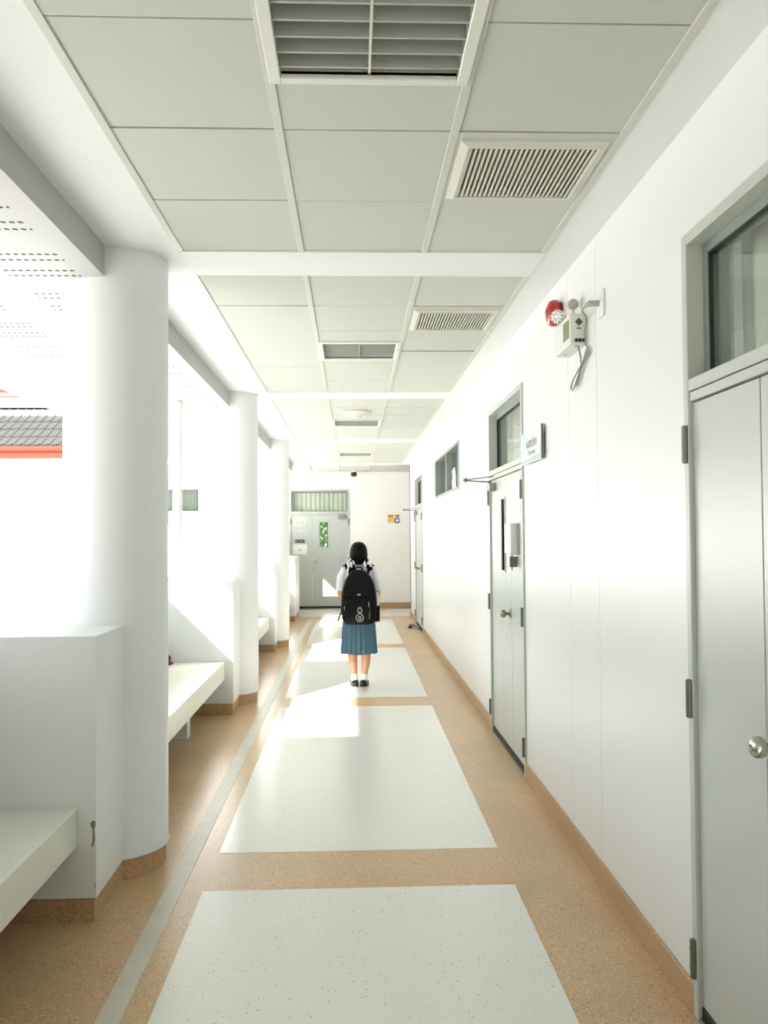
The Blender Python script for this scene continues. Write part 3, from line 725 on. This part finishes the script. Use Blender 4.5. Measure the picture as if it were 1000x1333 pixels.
for z0, z1 in ((1.76, 1.96), (1.52, 1.72)):
    MB(end_T).box(-1.29, -.98, -.004, .002, z0, z1).build('panel', M_PLAQ, pl)
    for u in (-1.265, -1.005):
        for z in (z0 + .018, z1 - .018): disc(u, z, .012, .002, .007, 10).build('screw', M_SCR, pl)
    for u in (-1.18, -1.08): disc(u, (z0 + z1) / 2 - .01, .022, .002, .004, 12).build('print_dot', M_SCR, pl)
wl = thing('wall_lamp', (-3.45, YE, 2.80), 'small outdoor wall lamp over the curtained facade window', 'lamp')
MB(end_T).box(-3.52, -3.44, 0, .10, 2.80, 2.87).build('housing', mat('lamp_tan', (206, 192, 164), .5), wl, bevel=.005)
MB(end_T).cyl((-3.80, .05, 2.84), (-3.50, .05, 2.835), .03, n=12).build('tube', M_PVC, wl, smooth=True)
MB(end_T).cyl((-4.0, .02, 2.83), (-3.2, .02, 2.83), .01, n=8).build('conduit', M_PVC, wl, smooth=True)

# ------------------------------------------------------------------ outdoors
struct(MB().box(-60, -1.86, -40, 60, -.35, -.15).build('ground', M_CONCRETE), 'pale concrete court outside the corridor')
struct(MB().box(-3.02, -2.875, -3.6, 2.0, -.3, 3.4).build('wall_sun_block', M_FACADE), 'unseen white wall added to block sun beside the photographer')  # out-of-view wall added to keep direct sun off the near bay
# tiled roofs on the far wing
M_RTILE = mat('grey_roof_tile', (66, 66, 64), .9, spec=.05, var=.08, vscale=4)
M_RIDGE = mat('pale_ridge_cap', (140, 139, 134), .7)
M_ORANGE = mat('salmon_fascia', (146, 52, 42), .9, spec=.03)
M_ORANGE2 = mat('orange_fascia_line', (96, 30, 16), .9, spec=.03)
M_TEND = mat('tile_end_brown', (66, 34, 22), .8)
PT, CO, SL = .178, .40, math.radians(30)
def tile_mesh():
    prof = []
    for i in range(13):
        t = i / 12; x = PT * t * 1.06
        z = .028 * math.sin(math.pi * min(1, t / .55)) ** 1.2 if t < .55 else .006 * math.sin(math.pi * (t - .55) / .45)
        prof.append((x, z))
    poly_b = prof + [(x, z - .013) for x, z in reversed(prof)]
    L = CO * 1.12
    def P(s, lift): return [(x, s * math.cos(SL) - (z + lift) * math.sin(SL), s * math.sin(SL) + (z + lift) * math.cos(SL)) for x, z in poly_b]
    return MB().loft([P(0, .018), P(L, -.004)]).mesh('roof_tile', M_RTILE, smooth=True)
TM = tile_mesh()
def tiled_roof(name, x0, x1, y, z, courses, label):
    root = thing(name, ((x0 + x1) / 2, y, z)); struct(root, label)
    depth = CO * courses; n = int(round((x1 - x0) / PT))
    ca, sa = math.cos(SL), math.sin(SL)
    MB().loft([[(x, y + .02, z - .04), (x, y + depth * ca, z + depth * sa - .04), (x, y + depth * ca, z + depth * sa - .12), (x, y + .02, z - .12)] for x in (x0, x1)]).build('roof_deck', M_TEND, root)
    for r in range(courses):
        for c in range(n):
            o = bpy.data.objects.new('roof_tile', TM); COL.objects.link(o); o.parent = root
            s = CO * r; o.location = (x0 + PT * c - root.location.x, s * ca, s * sa)
            o.rotation_euler = (random.uniform(-.006, .006), 0, random.uniform(-.01, .01))
    mb = MB()
    for c in range(n): mb.ell((x0 + PT * (c + .28), y + .02, z + .0), (PT * .27, .012, .04), 12, 6)
    mb.box(x0, x1, y + .012, y + .03, z - .06, z)
    e = mb.build('eave_filler', M_TEND, root); e['kind'] = 'stuff'
    return root
ROOFX = (-11.4, -5.0)
r1 = tiled_roof('lean_to_roof', ROOFX[0], ROOFX[1], 17.0, 3.40, 5, 'grey tiled lean-to roof with salmon fascia')
MB().box(ROOFX[0], ROOFX[1], 16.98, 17.02, 3.295, 3.345).build('fascia_line', M_ORANGE, r1)
MB().box(ROOFX[0], ROOFX[1], 16.97, 17.02, 3.268, 3.295).build('fascia_line', M_ORANGE2, r1)
MB().box(ROOFX[0], ROOFX[1], 16.99, 17.03, 3.135, 3.268).build('fascia', M_ORANGE, r1)
MB().box(ROOFX[0], ROOFX[1], 16.99, 18.36, 3.12, 3.14).build('eave_soffit', M_FACADE, r1)
yr, zr = 17.0 + 5 * CO * math.cos(SL) - .05, 3.40 + 5 * CO * math.sin(SL)
for i in range(int((ROOFX[1] - ROOFX[0]) / .37)):
    x0 = ROOFX[0] + .37 * i
    rings = []
    for t, rr in ((0, .098), (.04, .098), (.05, .082), (.385, .076)):
        rings.append([(x0 + t, yr + rr * math.cos(math.pi * j / 10), zr + .0 + rr * math.sin(math.pi * j / 10)) for j in range(11)])
    MB().loft(rings).build('ridge_cap', M_RIDGE, r1, smooth=True)
struct(MB().box(ROOFX[0], ROOFX[1], yr + .1, yr + .22, zr - .6, zr + .33).build('wall_upper', M_FACADE))
r2 = tiled_roof('upper_roof', ROOFX[0], ROOFX[1], yr - .12, zr + .40, 6, 'grey tiled upper roof behind the lean-to ridge')
MB().box(ROOFX[0], ROOFX[1], yr - .13, yr - .09, zr + .24, zr + .345).build('fascia', M_FACADE, r2)
MB().box(ROOFX[0], ROOFX[1], yr - .14, yr - .09, zr + .31, zr + .345).build('fascia_line', M_ORANGE, r2)
MB().box(ROOFX[0], ROOFX[1], yr - .14, yr - .09, zr + .225, zr + .245).build('fascia_line', M_ORANGE, r2)
# handrail and planter beside the far wing
hr = thing('handrail', (-7.0, 17.4, -.15), 'thin grey handrail in front of the far white facade', 'railing')
MB().cyl((-9.5, 17.4, .99), (-5.6, 17.4, .99), .018, n=10).build('rail', mat('rail_grey', (120, 118, 108), .4, metal=.6), hr, smooth=True)
for x in (-9.4, -8.1, -6.9, -5.7): MB().cyl((x, 17.4, -.15), (x, 17.4, .99), .012, n=8).build('post', mat('rail_white', (232, 230, 224), .5), hr, smooth=True)
pt_ = thing('flower_pot', (-6.75, 16.4, -.15), 'small terracotta pot on the court below the far facade', 'pot')
MB().lathe([(.05, 0), (.075, .13), (.08, .13), (.08, .155), (.066, .155), (.06, .10), (0, .10)], (-6.75, 16.4, -.15), 'Z', 20).build('pot', mat('terracotta', (206, 150, 120), .8), pt_, smooth=True)
# tree seen through the narrow window of the end door
tr = thing('garden_tree', (-.9, 21.6, -.15), 'leafy green tree behind the narrow window of the end door', 'tree')
MB().tube([(-.62, 21.4, -.15), (-.58, 21.4, 1.2), (-.60, 21.45, 2.2), (-.5, 21.5, 3.2)], [.09, .075, .06, .03], 10).build('trunk', mat('bark', (48, 42, 34), .9, var=.2, vscale=12), tr, smooth=True)
rg = random.Random(3); lv = MB()
for i in range(1500):
    c = Vector((-.7 + rg.gauss(0, .55), 21.8 + rg.gauss(0, .45), 1.75 + rg.gauss(0, .75)))
    a = rg.uniform(0, 6.28); u = Vector((math.cos(a), rg.uniform(-.5, .5), math.sin(a))).normalized() * .07; v = Vector((-math.sin(a), rg.uniform(-.6, .6), math.cos(a))).normalized() * .032
    lv._add([c - u, c - v, c + u, c + v], [(0, 1, 2, 3)])
fo = lv.build('foliage', mat('leaf_green', (112, 150, 70), .6, var=.35, vscale=9), tr); fo['kind'] = 'stuff'
struct(MB().box(-12, 8, YE + .15, 60, -.35, -.15).build('ground_garden', mat('grass_ground', (120, 140, 84), .9, var=.2, vscale=3)))
#PERSON
# ------------------------------------------------------------------ the schoolgirl
GX, GY = .062, 8.93
M_SKIN = mat('skin', (214, 158, 122), .5, var=.03, vscale=8)
M_HAIR = mat('black_hair', (6, 6, 6), .55, spec=.12, var=.2, vscale=40, bump=.2, bscale=180)
M_SHIRT = mat('white_blouse', (232, 230, 238), .8, bump=.08, bscale=300)
M_SKIRT = mat('blue_skirt', (72, 108, 128), .8, var=.05, vscale=40, bump=.06, bscale=300)
M_SOCK = mat('white_sock', (240, 240, 242), .85, bump=.1, bscale=250)
M_SHOE = mat('black_leather', (20, 21, 20), .3)
M_RIBBON = mat('white_ribbon', (240, 240, 240), .6)
M_BAG = mat('black_nylon', (9, 10, 10), .75, spec=.2, bump=.12, bscale=350)
M_BAG2 = mat('black_webbing', (7, 8, 8), .8, spec=.2, bump=.1, bscale=400)
M_PRINT = mat('grey_print', (176, 182, 176), .6)
def W(p): return (GX + p[0], GY + p[1], p[2])
TW = lambda x, y, z: (GX + x, GY + y, z)
def fused(name, mb, material, parent, voxel=.006, smooth=4):
    """fuse overlapping tapered volumes into one continuous skin"""
    o = mb.build(name + '_raw', None)
    r = o.modifiers.new('r', 'REMESH'); r.mode = 'VOXEL'; r.voxel_size = voxel; r.use_smooth_shade = True
    sm = o.modifiers.new('s', 'SMOOTH'); sm.iterations = smooth; sm.factor = .5
    bpy.context.view_layer.update()
    me = bpy.data.meshes.new_from_object(o.evaluated_get(bpy.context.evaluated_depsgraph_get()))
    bpy.data.objects.remove(o)
    off = Vector((0, 0, 0)); q = parent
    while q is not None: off += q.location; q = q.parent
    me.transform(Matrix.Translation(-off)); me.name = name
    me.materials.clear(); me.materials.append(material)
    n = bpy.data.objects.new(name, me); COL.objects.link(n); n.parent = parent
    return n
def ering(rx, ry, z, cx=0, cy=0, n=28): return [(cx + rx * math.cos(2 * math.pi * j / n), cy + ry * math.sin(2 * math.pi * j / n), z) for j in range(n)]
girl = thing('person', (GX, GY, 0), 'person in white blouse and blue pleated skirt with black pigtails, wearing a backpack', 'person')
b = MB(TW)
# trunk, neck, head
b.loft([ering(.03, .03, .66), ering(.11, .085, .685), ering(.142, .104, .75), ering(.138, .10, .82), ering(.112, .082, .92), ering(.122, .088, 1.02), ering(.135, .092, 1.12), ering(.14, .078, 1.19), ering(.105, .062, 1.235), ering(.05, .045, 1.262), ering(.02, .02, 1.27)])
b.tube([(0, -.008, 1.20), (0, -.002, 1.27), (0, .012, 1.34)], [.05, .043, .043], 16)
b.loft([ering(.012, .012, 1.268, 0, .062), ering(.034, .036, 1.278, 0, .048), ering(.052, .062, 1.305, 0, .034), ering(.064, .078, 1.345, 0, .022), ering(.071, .088, 1.395, 0, .012), ering(.072, .09, 1.43, 0, .006), ering(.06, .078, 1.468, 0, .002), ering(.034, .045, 1.49, 0, 0), ering(.01, .012, 1.497)])
b.tube([(0, .096, 1.40), (0, .108, 1.372), (0, .105, 1.358)], [.007, .011, .009], 10, rounded=True)
b.ell((0, .093, 1.328), (.021, .009, .008), 12, 8)
for s in (-1, 1): b.ell((s * .073, .008, 1.375), (.009, .018, .029), 10, 8)
# legs
for s in (-1, 1):
    b.tube([(s * .072, 0, .74), (s * .075, .004, .60), (s * .072, .006, .45), (s * .069, .004, .40), (s * .070, -.008, .32), (s * .0685, -.010, .26), (s * .058, -.002, .17), (s * .051, 0, .10), (s * .047, .006, .055)], [.078, .074, .055, .05, .050, .049, .036, .029, .032], 18, rounded=True)
    b.tube([(s * .047, .0, .045), (s * .052, .08, .035), (s * .056, .13, .028)], [.03, .03, .022], 14, rounded=True)
# arms: upper arm down, forearm forward, hand closed on the shoulder strap
for s in (-1, 1):
    sh, el, wr_ = (s * .148, -.005, 1.195), (s * .197, -.022, .965), (s * .142, .155, .992)
    b.tube([(s * .10, -.004, 1.20), sh, (s * .176, -.012, 1.08), el], [.046, .044, .037, .033], 16, rounded=True)
    b.tube([el, (s * .178, .06, .972), wr_], [.033, .031, .022], 14, rounded=True)
    b.tube([wr_, (s * .134, .168, 1.012), (s * .128, .168, 1.05)], [.022, .028, .026], 14, flat=(1, .8), rounded=True)
    for i, (z, ln) in enumerate(((1.064, 1.0), (1.046, 1.1), (1.028, 1.05), (1.010, .85))):
        kx = .004 * i
        b.tube([(s * .130, .172, z), (s * (.130 - .022 * ln), .193, z + .001), (s * (.130 - .05 * ln), .186, z - .002), (s * (.130 - .058 * ln), .163, z - .004)], [.0105, .0098, .009, .0078], 10, rounded=True)
    b.tube([(s * .134, .158, 1.055), (s * .122, .150, 1.082), (s * .106, .156, 1.096)], [.011, .0098, .0085], 10, rounded=True)
fused('body', b, M_SKIN, girl, .0045, 3)
for s in (-1, 1):
    e = MB(TW).ell((s * .029, .089, 1.392), (.013, .008, .0075), 12, 8).build('eye', mat('eye_white', (240, 240, 238), .3), girl, smooth='all')
    MB(TW).ell((s * .029, .0955, 1.392), (.006, .0035, .006), 10, 6).build('iris', mat('iris_brown', (40, 26, 18), .3), e, smooth='all')
    MB(TW).tube([(s * .015, .098, 1.412), (s * .03, .096, 1.417), (s * .045, .086, 1.411)], .003, 6).build('eyebrow', M_HAIR, girl, smooth=True)
MB(TW).tube([(-.018, .0965, 1.328), (-.006, .1025, 1.331), (.006, .1025, 1.331), (.018, .0965, 1.328)], [.003, .005, .005, .003], 8).build('lips', mat('lip', (190, 110, 100), .45), girl, smooth=True)
# hair: cap with fringe, narrowing to the nape, two bound tails
h = MB(TW)
h.loft([ering(.030, .022, 1.268, 0, -.052), ering(.048, .034, 1.29, 0, -.045), ering(.066, .050, 1.315, 0, -.036), ering(.088, .070, 1.345, 0, -.026), ering(.0965, .083, 1.372, 0, -.016), ering(.0935, .092, 1.405, 0, -.006), ering(.0885, .095, 1.44, 0, -.002), ering(.075, .084, 1.475, 0, -.004), ering(.05, .056, 1.50, 0, -.006), ering(.016, .018, 1.512, 0, -.006)])
for s in (-1, 1):
    h.tube([(s * .05, .06, 1.46), (s * .078, .05, 1.40), (s * .082, .02, 1.345)], [.03, .018, .014], 10, rounded=True)
    h.tube([(s * .01, .075, 1.47), (s * .03, .092, 1.435)], [.02, .01], 10, rounded=True)
    h.ell((s * .026, -.006, 1.478), (.036, .055, .032), 14, 8)
hair = fused('hair', h, M_HAIR, girl, .006, 4)
for s in (-1, 1):
    t = MB(TW)
    if s < 0: t.tube(smooth_path([(-.070, -.058, 1.335), (-.076, -.085, 1.30), (-.068, -.115, 1.26), (-.066, -.125, 1.215), (-.070, -.125, 1.185)], 4), [.016, .02, .024, .027, .029, .030, .031, .031, .030, .029, .028, .026, .024, .02, .016, .01, .004], 14)
    else: t.tube(smooth_path([(.070, -.058, 1.335), (.084, -.085, 1.305), (.100, -.105, 1.265), (.124, -.105, 1.235), (.142, -.10, 1.218)], 4), [.016, .02, .024, .027, .029, .031, .032, .032, .031, .029, .027, .024, .021, .017, .013, .008, .004], 14)
    t.build('hair_tail', M_HAIR, hair, smooth='all')
    c = (s * .082, -.082, 1.325)
    r = MB(TW).tube([(c[0] - .016, c[1], c[2] - .004), c, (c[0] + .016, c[1], c[2] - .004)], [.011, .014, .011], 12)
    rb = r.build('ribbon', M_RIBBON, hair, smooth=True)
    loops = ((-.030, -.045, .065), (.030, -.02, .05)) if s < 0 else ((-.022, -.045, .075), (.028, -.012, .05))
    for q, dz, ln in loops:
        r.tube(smooth_path([c, (c[0] + q * .9, c[1] - .03, c[2] - ln * .25), (c[0] + q * 1.15, c[1] - .045, c[2] - ln * .7), (c[0] + q * .75, c[1] - .05, c[2] - ln), (c[0] + q * .4, c[1] - .045, c[2] - ln * .6), (c[0], c[1] - .01, c[2])], 5), .0055, 8, flat=(.35, 1.3))
    ends = ((-.034, .165), (.006, .075)) if s < 0 else ((.045, .07),)
    for dx, ln in ends:
        r.tube(smooth_path([c, (c[0] + dx * .6, c[1] - .04, c[2] - ln * .35), (c[0] + dx, c[1] - .065, c[2] - ln * .7), (c[0] + dx * .85, c[1] - .07, c[2] - ln)], 5), .0065, 8, flat=(.35, 1.4))
    bpy.data.objects.remove(rb); r.build('ribbon', M_RIBBON, hair, smooth=True)
# blouse
b = MB(TW)
b.loft([ering(.10, .08, .79), ering(.152, .116, .80), ering(.15, .115, .86), ering(.145, .110, .95), ering(.15, .108, 1.05), ering(.158, .104, 1.14), ering(.158, .088, 1.195), ering(.12, .072, 1.238), ering(.062, .056, 1.264), ering(.05, .05, 1.27)])
for s in (-1, 1):
    fl = .012 if s > 0 else 0
    b.tube([(s * .09, -.004, 1.195), (s * .150, -.006, 1.198), (s * .178, -.012, 1.14), (s * (.186 + fl * .5), -.016, 1.07), (s * (.192 + fl), -.018, .998)], [.056, .055, .052, .050, .050 + fl * .6], 20, flat=(1, 1.05))
sh_ = fused('blouse', b, M_SHIRT, girl, .006, 5)
c = MB(TW)
rings = []
for dz, rx, ry in ((-.012, .088, .082), (.0, .074, .070), (.018, .058, .056), (.030, .056, .053), (.018, .052, .049)):
    rings.append([(rx * math.cos(2 * math.pi * j / 28), ry * math.sin(2 * math.pi * j / 28) - .002, 1.262 + dz - .012 * math.sin(2 * math.pi * j / 28)) for j in range(28)])
c.loft(rings, cap=False).build('collar', mat('collar_white', (222, 222, 228), .8), sh_, smooth='all')
c = MB(TW)
for rx, z in ((.068, 1.272), (.080, 1.258)):
    c2 = MB(TW).tube([(rx * math.cos(math.radians(a)), rx * .95 * math.sin(math.radians(a)) - .004, z - .012 * math.sin(math.radians(a))) for a in range(200, 345, 12)], .0028, 6).build('collar_stripe', mat('stripe_grey', (120, 122, 126), .8), sh_)
# pleated skirt
N_ = 22 * 8; rings = []
for i in range(11):
    t = i / 10; z = .87 - .522 * t; rx = .157 + .025 * t ** .9; ry = .121 + .034 * t ** .9; amp = .0005 + .0195 * t
    ring = []
    for j in range(N_):
        a = 2 * math.pi * j / N_; ph = (j % 8) / 8
        saw = (ph / .75) if ph < .75 else (1 - (ph - .75) / .25)
        k = 1 + amp * (saw - .5) / .15 * (1 + .35 * math.sin(3.1 * (j // 8)))
        ring.append((rx * k * math.cos(a) - .004 * t, ry * k * math.sin(a), z + .004 * math.sin(a * 5) * t))
    rings.append(ring)
inner = [[(p[0] * .975, p[1] * .975, p[2]) for p in r] for r in reversed(rings)]
sk = MB(TW).loft(rings + inner, closed=True).build('skirt', M_SKIRT, girl, smooth=True)
MB(TW).loft([ering(.158, .122, .855, 0, 0, 40), ering(.161, .125, .858, 0, 0, 40), ering(.160, .124, .886, 0, 0, 40), ering(.154, .118, .889, 0, 0, 40), ering(.150, .114, .86, 0, 0, 40)], closed=True).build('waistband', M_SKIRT, sk, smooth=True)
# socks and shoes
for s in (-1, 1):
    MB(TW).tube([(s * .047, .003, .052), (s * .049, 0, .08), (s * .0515, 0, .105), (s * .0535, -.001, .128), (s * .054, -.001, .132)], [.037, .0345, .034, .0365, .034], 18).build('sock', M_SOCK, girl, smooth=True)
    sh = MB(TW)
    rings = []
    for yy, w, ht, z0 in ((-.052, .010, .03, .02), (-.048, .026, .056, .008), (-.03, .036, .066, .004), (0, .037, .064, .004), (.03, .036, .05, .004), (.07, .043, .046, .004), (.11, .044, .044, .004), (.145, .036, .036, .006), (.165, .018, .02, .012)):
        rings.append([(s * .046 + s * yy * .12 + w * math.cos(q), yy, z0 + ht / 2 + ht / 2 * math.copysign(abs(math.sin(q)) ** .6, math.sin(q))) for q in [2 * math.pi * j / 16 for j in range(16)]])
    so_ = sh.loft(rings).build('shoe', M_SHOE, girl, smooth='all')
    MB(TW).prism([(s * .046 + s * y * .12 + w, y) for w, y in ((-.03, -.045), (.03, -.045), (.038, 0), (.045, .09), (.034, .15), (0, .168), (-.034, .15), (-.045, .09), (-.038, 0))], 'Z', 0, .012).build('sole', M_RUBBER, so_)
    MB(TW).tube([(s * .046 - .04, .03, .045), (s * .046 - .02, .036, .07), (s * .046 + .02, .036, .07), (s * .057 + .04, .03, .045)], .008, 8, flat=(.4, 1)).build('strap', M_SHOE, so_, smooth=True)

# backpack
bp = thing('backpack', (GX, GY - .2, .665), 'large black nylon backpack with pale round print, on the girl\'s back', 'backpack')
def rrect(w, y0, y1, z, e=.42, n=36, cx=0):
    r = []
    for j in range(n):
        q = 2 * math.pi * j / n; cc, ss = math.cos(q), math.sin(q)
        r.append((cx + w * math.copysign(abs(cc) ** e, cc), (y0 + y1) / 2 + (y1 - y0) / 2 * math.copysign(abs(ss) ** e, ss), z))
    return r
yb = -.118
prof = [(.668, .10, .12), (.672, .13, .15), (.69, .155, .172), (.73, .174, .19), (.80, .181, .196), (.90, .183, .195), (.98, .178, .188), (1.05, .165, .176), (1.11, .146, .162), (1.16, .120, .146), (1.195, .09, .128), (1.215, .060, .108), (1.224, .028, .07)]
MB(TW).loft([rrect(w, yb - d, yb, z, .5) for z, w, d in prof]).build('main_body', M_BAG, bp, smooth='all')
# arched seam piping
pts = []
for z, w, d in prof[3:]: pts.append((-w * .93, yb - d * .97, z - .004))
pts = pts + [(-p[0], p[1], p[2]) for p in reversed(pts)]
MB(TW).tube(smooth_path(pts, 3), .0045, 8).build('seam_piping', mat('black_piping', (22, 25, 24), .55, spec=.3), bp, smooth=True)
pk = MB(TW).loft([rrect(w, yb - d, yb - .15, z, .5) for z, w, d in ((.688, .10, .185), (.70, .128, .212), (.75, .145, .232), (.82, .148, .235), (.90, .146, .228), (.93, .142, .214), (.945, .12, .19))]).build('front_pocket', M_BAG, bp, smooth='all')
MB(TW).tube([(-.138, -.322, .935), (-.07, -.328, .939), (.07, -.328, .939), (.138, -.322, .935)], .004, 8).build('pocket_zip', MATS['black_piping'], pk, smooth=True)
yf = yb - .236
MB(TW).box(-.016, .016, yb - .192, yb - .178, .972, .985).build('brand_tag', M_PRINT, bp, bevel=.001, seg=1)
for x, z, l in ((-.150, .862, .035), (-.126, .846, .038)): MB(TW).tube([(x, yf + .035, z), (x + .002, yf + .028, z - l)], .0035, 6).build('zip_pull', M_PRINT, bp)
MB(TW).tube([(.098, yf - .002, .905), (.099, yf - .004, .858)], .0035, 6).build('zip_pull', M_PRINT, bp)
# pale print: an arch over a ring, on the pocket
def ring_print(cx, cz, r0, r1, a0=0, a1=360, sx=1, sz=1):
    n = 32; mb = MB(TW); N2 = [math.radians(a0 + (a1 - a0) * i / n) for i in range(n + 1)]
    o1 = [(cx + r1 * sx * math.cos(q), cz + r1 * sz * math.sin(q)) for q in N2]; o0 = [(cx + r0 * sx * math.cos(q), cz + r0 * sz * math.sin(q)) for q in N2]
    for i in range(n):
        quad = [o1[i], o1[i + 1], o0[i + 1], o0[i]]
        mb.loft([[(p[0], yf - .0035, p[1]) for p in quad], [(p[0], yf + .004, p[1]) for p in quad]])
    return mb
def poly_print(poly): return MB(TW).prism(poly, 'Y', yf - .0035, yf + .004)
pz, pxx = .748, .006
e = ring_print(pxx, pz, .033, .040, 112, 428).build('print_ring', M_PRINT, pk)
ring_print(pxx, pz - .001, .009, .017, 0, 360, .9, 1.15).build('print_core', M_PRINT, pk)
ring_print(pxx, pz + .068, .014, .027, -28, 208, 1, 1.55).build('print_arch', mat('grey_print_dim', (120, 126, 120), .6), pk)
poly_print([(pxx, pz + .068), (pxx + .016, pz + .040), (pxx + .008, pz + .036), (pxx, pz + .044), (pxx - .008, pz + .036), (pxx - .016, pz + .040)]).build('print_peak', M_PRINT, pk)
# tassel charm
MB(TW).tube(smooth_path([(.098, yf - .006, .858), (.112, yf - .012, .83), (.108, yf - .012, .80), (.104, yf - .012, .77), (.10, yf - .01, .735)], 4), [.003] * 6 + [.010] * 5 + [.013] * 5 + [.006], 8).build('charm', mat('charm_grey', (52, 56, 58), .5), bp, smooth=True)
# side pocket and dangling straps
MB(TW).loft([rrect(.032, yb - .15, yb - .02, z, .6, cx=.182) for z in (.70, .72, .80, .858)]).build('side_pocket', M_BAG2, bp, smooth='all')
MB(TW).tube(smooth_path([(-.175, yb - .05, .80), (-.20, yb - .07, .75), (-.218, yb - .08, .70)], 4), .014, 8, flat=(.2, 1)).build('strap_end', M_BAG2, bp, smooth=True)
MB(TW).tube(smooth_path([(.172, yb - .05, .76), (.180, yb - .07, .71), (.184, yb - .075, .675)], 4), .012, 8, flat=(.2, 1)).build('strap_end', M_BAG2, bp, smooth=True)
for s in (-1, 1):
    P = smooth_path([(s * .09, yb - .02, 1.17), (s * .112, yb + .02, 1.235), (s * .118, -.03, 1.276), (s * .118, .03, 1.265), (s * .114, .10, 1.20), (s * .108, .145, 1.10), (s * .108, .152, 1.02), (s * .125, .135, .94), (s * .168, .06, .86), (s * .178, -.04, .80), (s * .165, yb - .01, .76)], 5)
    MB(TW).tube(P, [.030] * (len(P) - 22) + [.026] * 6 + [.014] * 16, 10, flat=(.22, 1), upref=(0, .35, 1)).build('shoulder_strap', M_BAG2, bp, smooth='all')
    MB(TW).tube([(s * .108, -.06, 1.262), (s * .165, -.045, 1.262)], .010, 8, flat=(.6, 1)).build('strap_flap', M_BAG2, bp, smooth=True)
MB(TW).tube(smooth_path([(-.035, yb - .03, 1.212), (-.03, yb - .03, 1.245), (.03, yb - .03, 1.245), (.035, yb - .03, 1.212)], 4), .008, 8).build('carry_handle', M_BAG2, bp, smooth=True)
# drink bottle in the side pocket
bo = thing('water_bottle', (GX + .184, GY + yb - .085, .73), 'clear plastic water bottle in the backpack side pocket', 'bottle')
M_BOT = mat('clear_plastic', (214, 222, 220), .12, spec=.7)
MB(TW).lathe([(.024, 0), (.026, .02), (.026, .19), (.022, .215), (.013, .232), (.013, .24)], (.184, yb - .085, .735), 'Z', 20).build('bottle_body', M_BOT, bo, smooth=True)
MB(TW).lathe([(.0262, 0), (.0268, .002), (.0268, .035), (.0262, .037)], (.184, yb - .085, .865), 'Z', 20).build('bottle_label', mat('label_pale', (196, 206, 206), .5), bo, smooth=True)
MB(TW).lathe([(.015, 0), (.015, .02), (.013, .022)], (.184, yb - .085, .972), 'Z', 18).build('bottle_cap', M_PVC, bo, smooth=True)
